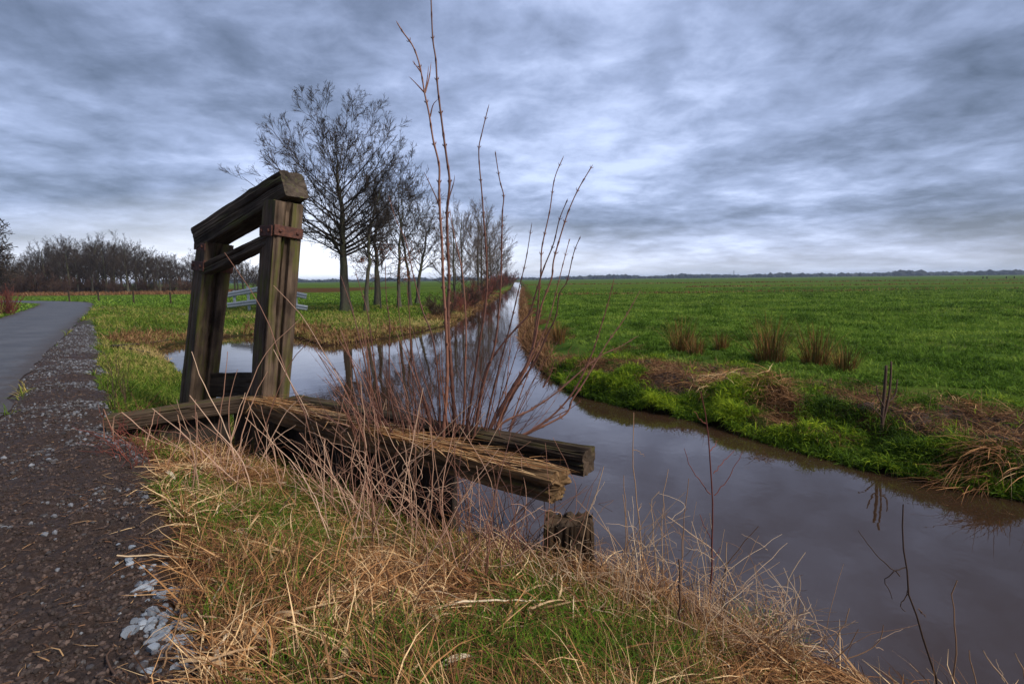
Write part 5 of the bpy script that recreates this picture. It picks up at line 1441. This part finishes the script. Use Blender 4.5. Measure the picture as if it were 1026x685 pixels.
def offs(loc):
    a = nt.nodes.new('ShaderNodeVectorMath'); a.operation = 'ADD'; nt.links.new(cb.outputs[0], a.inputs[0]); a.inputs[1].default_value = loc
    return a.outputs[0]
nA = noise(nt, offs((3.1, 1.7, 0.4)), 1.15, 7, 0.56, 0.15)
nB = noise(nt, offs((8.3, 4.2, 2.0)), 0.55, 3, 0.5, 0.2)
nC = noise(nt, offs((1.3, 9.2, 5.0)), 4.2, 5, 0.6, 0.25)
f = math_(nt, 'ADD', math_(nt, 'ADD', math_(nt, 'MULTIPLY', nA, 0.62), math_(nt, 'MULTIPLY', nB, 0.5)), math_(nt, 'MULTIPLY', nC, 0.34))
def glow(u, v, pw, amt):
    g_ = ray(u, v); g_ = g_ / np.linalg.norm(g_)
    dp = nt.nodes.new('ShaderNodeVectorMath'); dp.operation = 'DOT_PRODUCT'
    nt.links.new(tc.outputs['Generated'], dp.inputs[0]); dp.inputs[1].default_value = g_
    return math_(nt, 'MULTIPLY', math_(nt, 'POWER', math_(nt, 'MAXIMUM', dp.outputs['Value'], 0.0), pw), amt)
f = math_(nt, 'ADD', f, glow(560, 60, 4, 0.13))
f = math_(nt, 'ADD', f, glow(320, 250, 60, 0.10))
f = math_(nt, 'ADD', f, -0.145)
cc = ramp(nt, f, [(0.50, (0.070, 0.094, 0.148)), (0.61, (0.150, 0.190, 0.295)), (0.72, (0.270, 0.332, 0.505)), (0.86, (0.50, 0.59, 0.84))])
hz = ramp(nt, math_(nt, 'MULTIPLY', zc, math_(nt, 'SUBTRACT', 1.35, glow(320, 262, 14, 0.75))), [(0.0, (0.9, 0.9, 0.9)), (0.03, (0.66, 0.66, 0.66)), (0.07, (0.30, 0.30, 0.30)), (0.13, (0, 0, 0))])
hzn = math_(nt, 'MULTIPLY', math_(nt, 'MULTIPLY', hz, math_(nt, 'ADD', glow(320, 262, 8, 1.05), 0.5)), math_(nt, 'ADD', math_(nt, 'MULTIPLY', nA, 0.9), 0.35), True)
cc = mixc(nt, hzn, cc, (1.05, 1.10, 1.22))
bg2 = nt.nodes.new('ShaderNodeBackground'); bg2.inputs[1].default_value = 0.39
nt.links.new(cc, bg2.inputs[0])
mx = nt.nodes.new('ShaderNodeMixShader'); mx.inputs[0].default_value = 0.94
nt.links.new(bg1.outputs[0], mx.inputs[1]); nt.links.new(bg2.outputs[0], mx.inputs[2])
nt.links.new(mx.outputs[0], out.inputs[0])
sl = bpy.data.lights.new('sun', 'SUN'); sl.energy = 1.5; sl.angle = math.radians(14); sl.color = (1.0, 0.93, 0.84)
so = bpy.data.objects.new('sun', sl); COL.objects.link(so)
sd = Vector((math.sin(SUN_AZ) * math.cos(SUN_EL), math.cos(SUN_AZ) * math.cos(SUN_EL), math.sin(SUN_EL)))
so.rotation_euler = sd.to_track_quat('Z', 'Y').to_euler()

hm = bpy.data.materials.new('haze_air'); hm.use_nodes = True
hn = hm.node_tree; hn.nodes.clear()
ho = hn.nodes.new('ShaderNodeOutputMaterial'); pv = hn.nodes.new('ShaderNodeVolumePrincipled')
pv.inputs['Color'].default_value = (0.62, 0.76, 1.0, 1); pv.inputs['Density'].default_value = 0.00024; pv.inputs['Anisotropy'].default_value = 0.2
hn.links.new(pv.outputs[0], ho.inputs['Volume'])
hv = [(sx, sy, sz) for sz in (-3.0, 26.0) for sy in (-70, 5200) for sx in (-4700, 4700)]
hq = [(0, 2, 3, 1), (4, 5, 7, 6), (0, 1, 5, 4), (2, 6, 7, 3), (0, 4, 6, 2), (1, 3, 7, 5)]
if HAZE: tag(link('haze', mesh_np('haze', hv, hq, smooth=False), hm), 'thin pale winter haze over the flat land', 'haze', kind='stuff')

SC.render.engine = 'CYCLES'
SC.view_settings.view_transform = 'Standard'
SC.view_settings.look = 'None'
SC.view_settings.exposure = 1.85
SC.view_settings.gamma = 1.0
SC.view_settings.use_curve_mapping = False
SC.cycles.max_bounces = 6; SC.cycles.transparent_max_bounces = 6
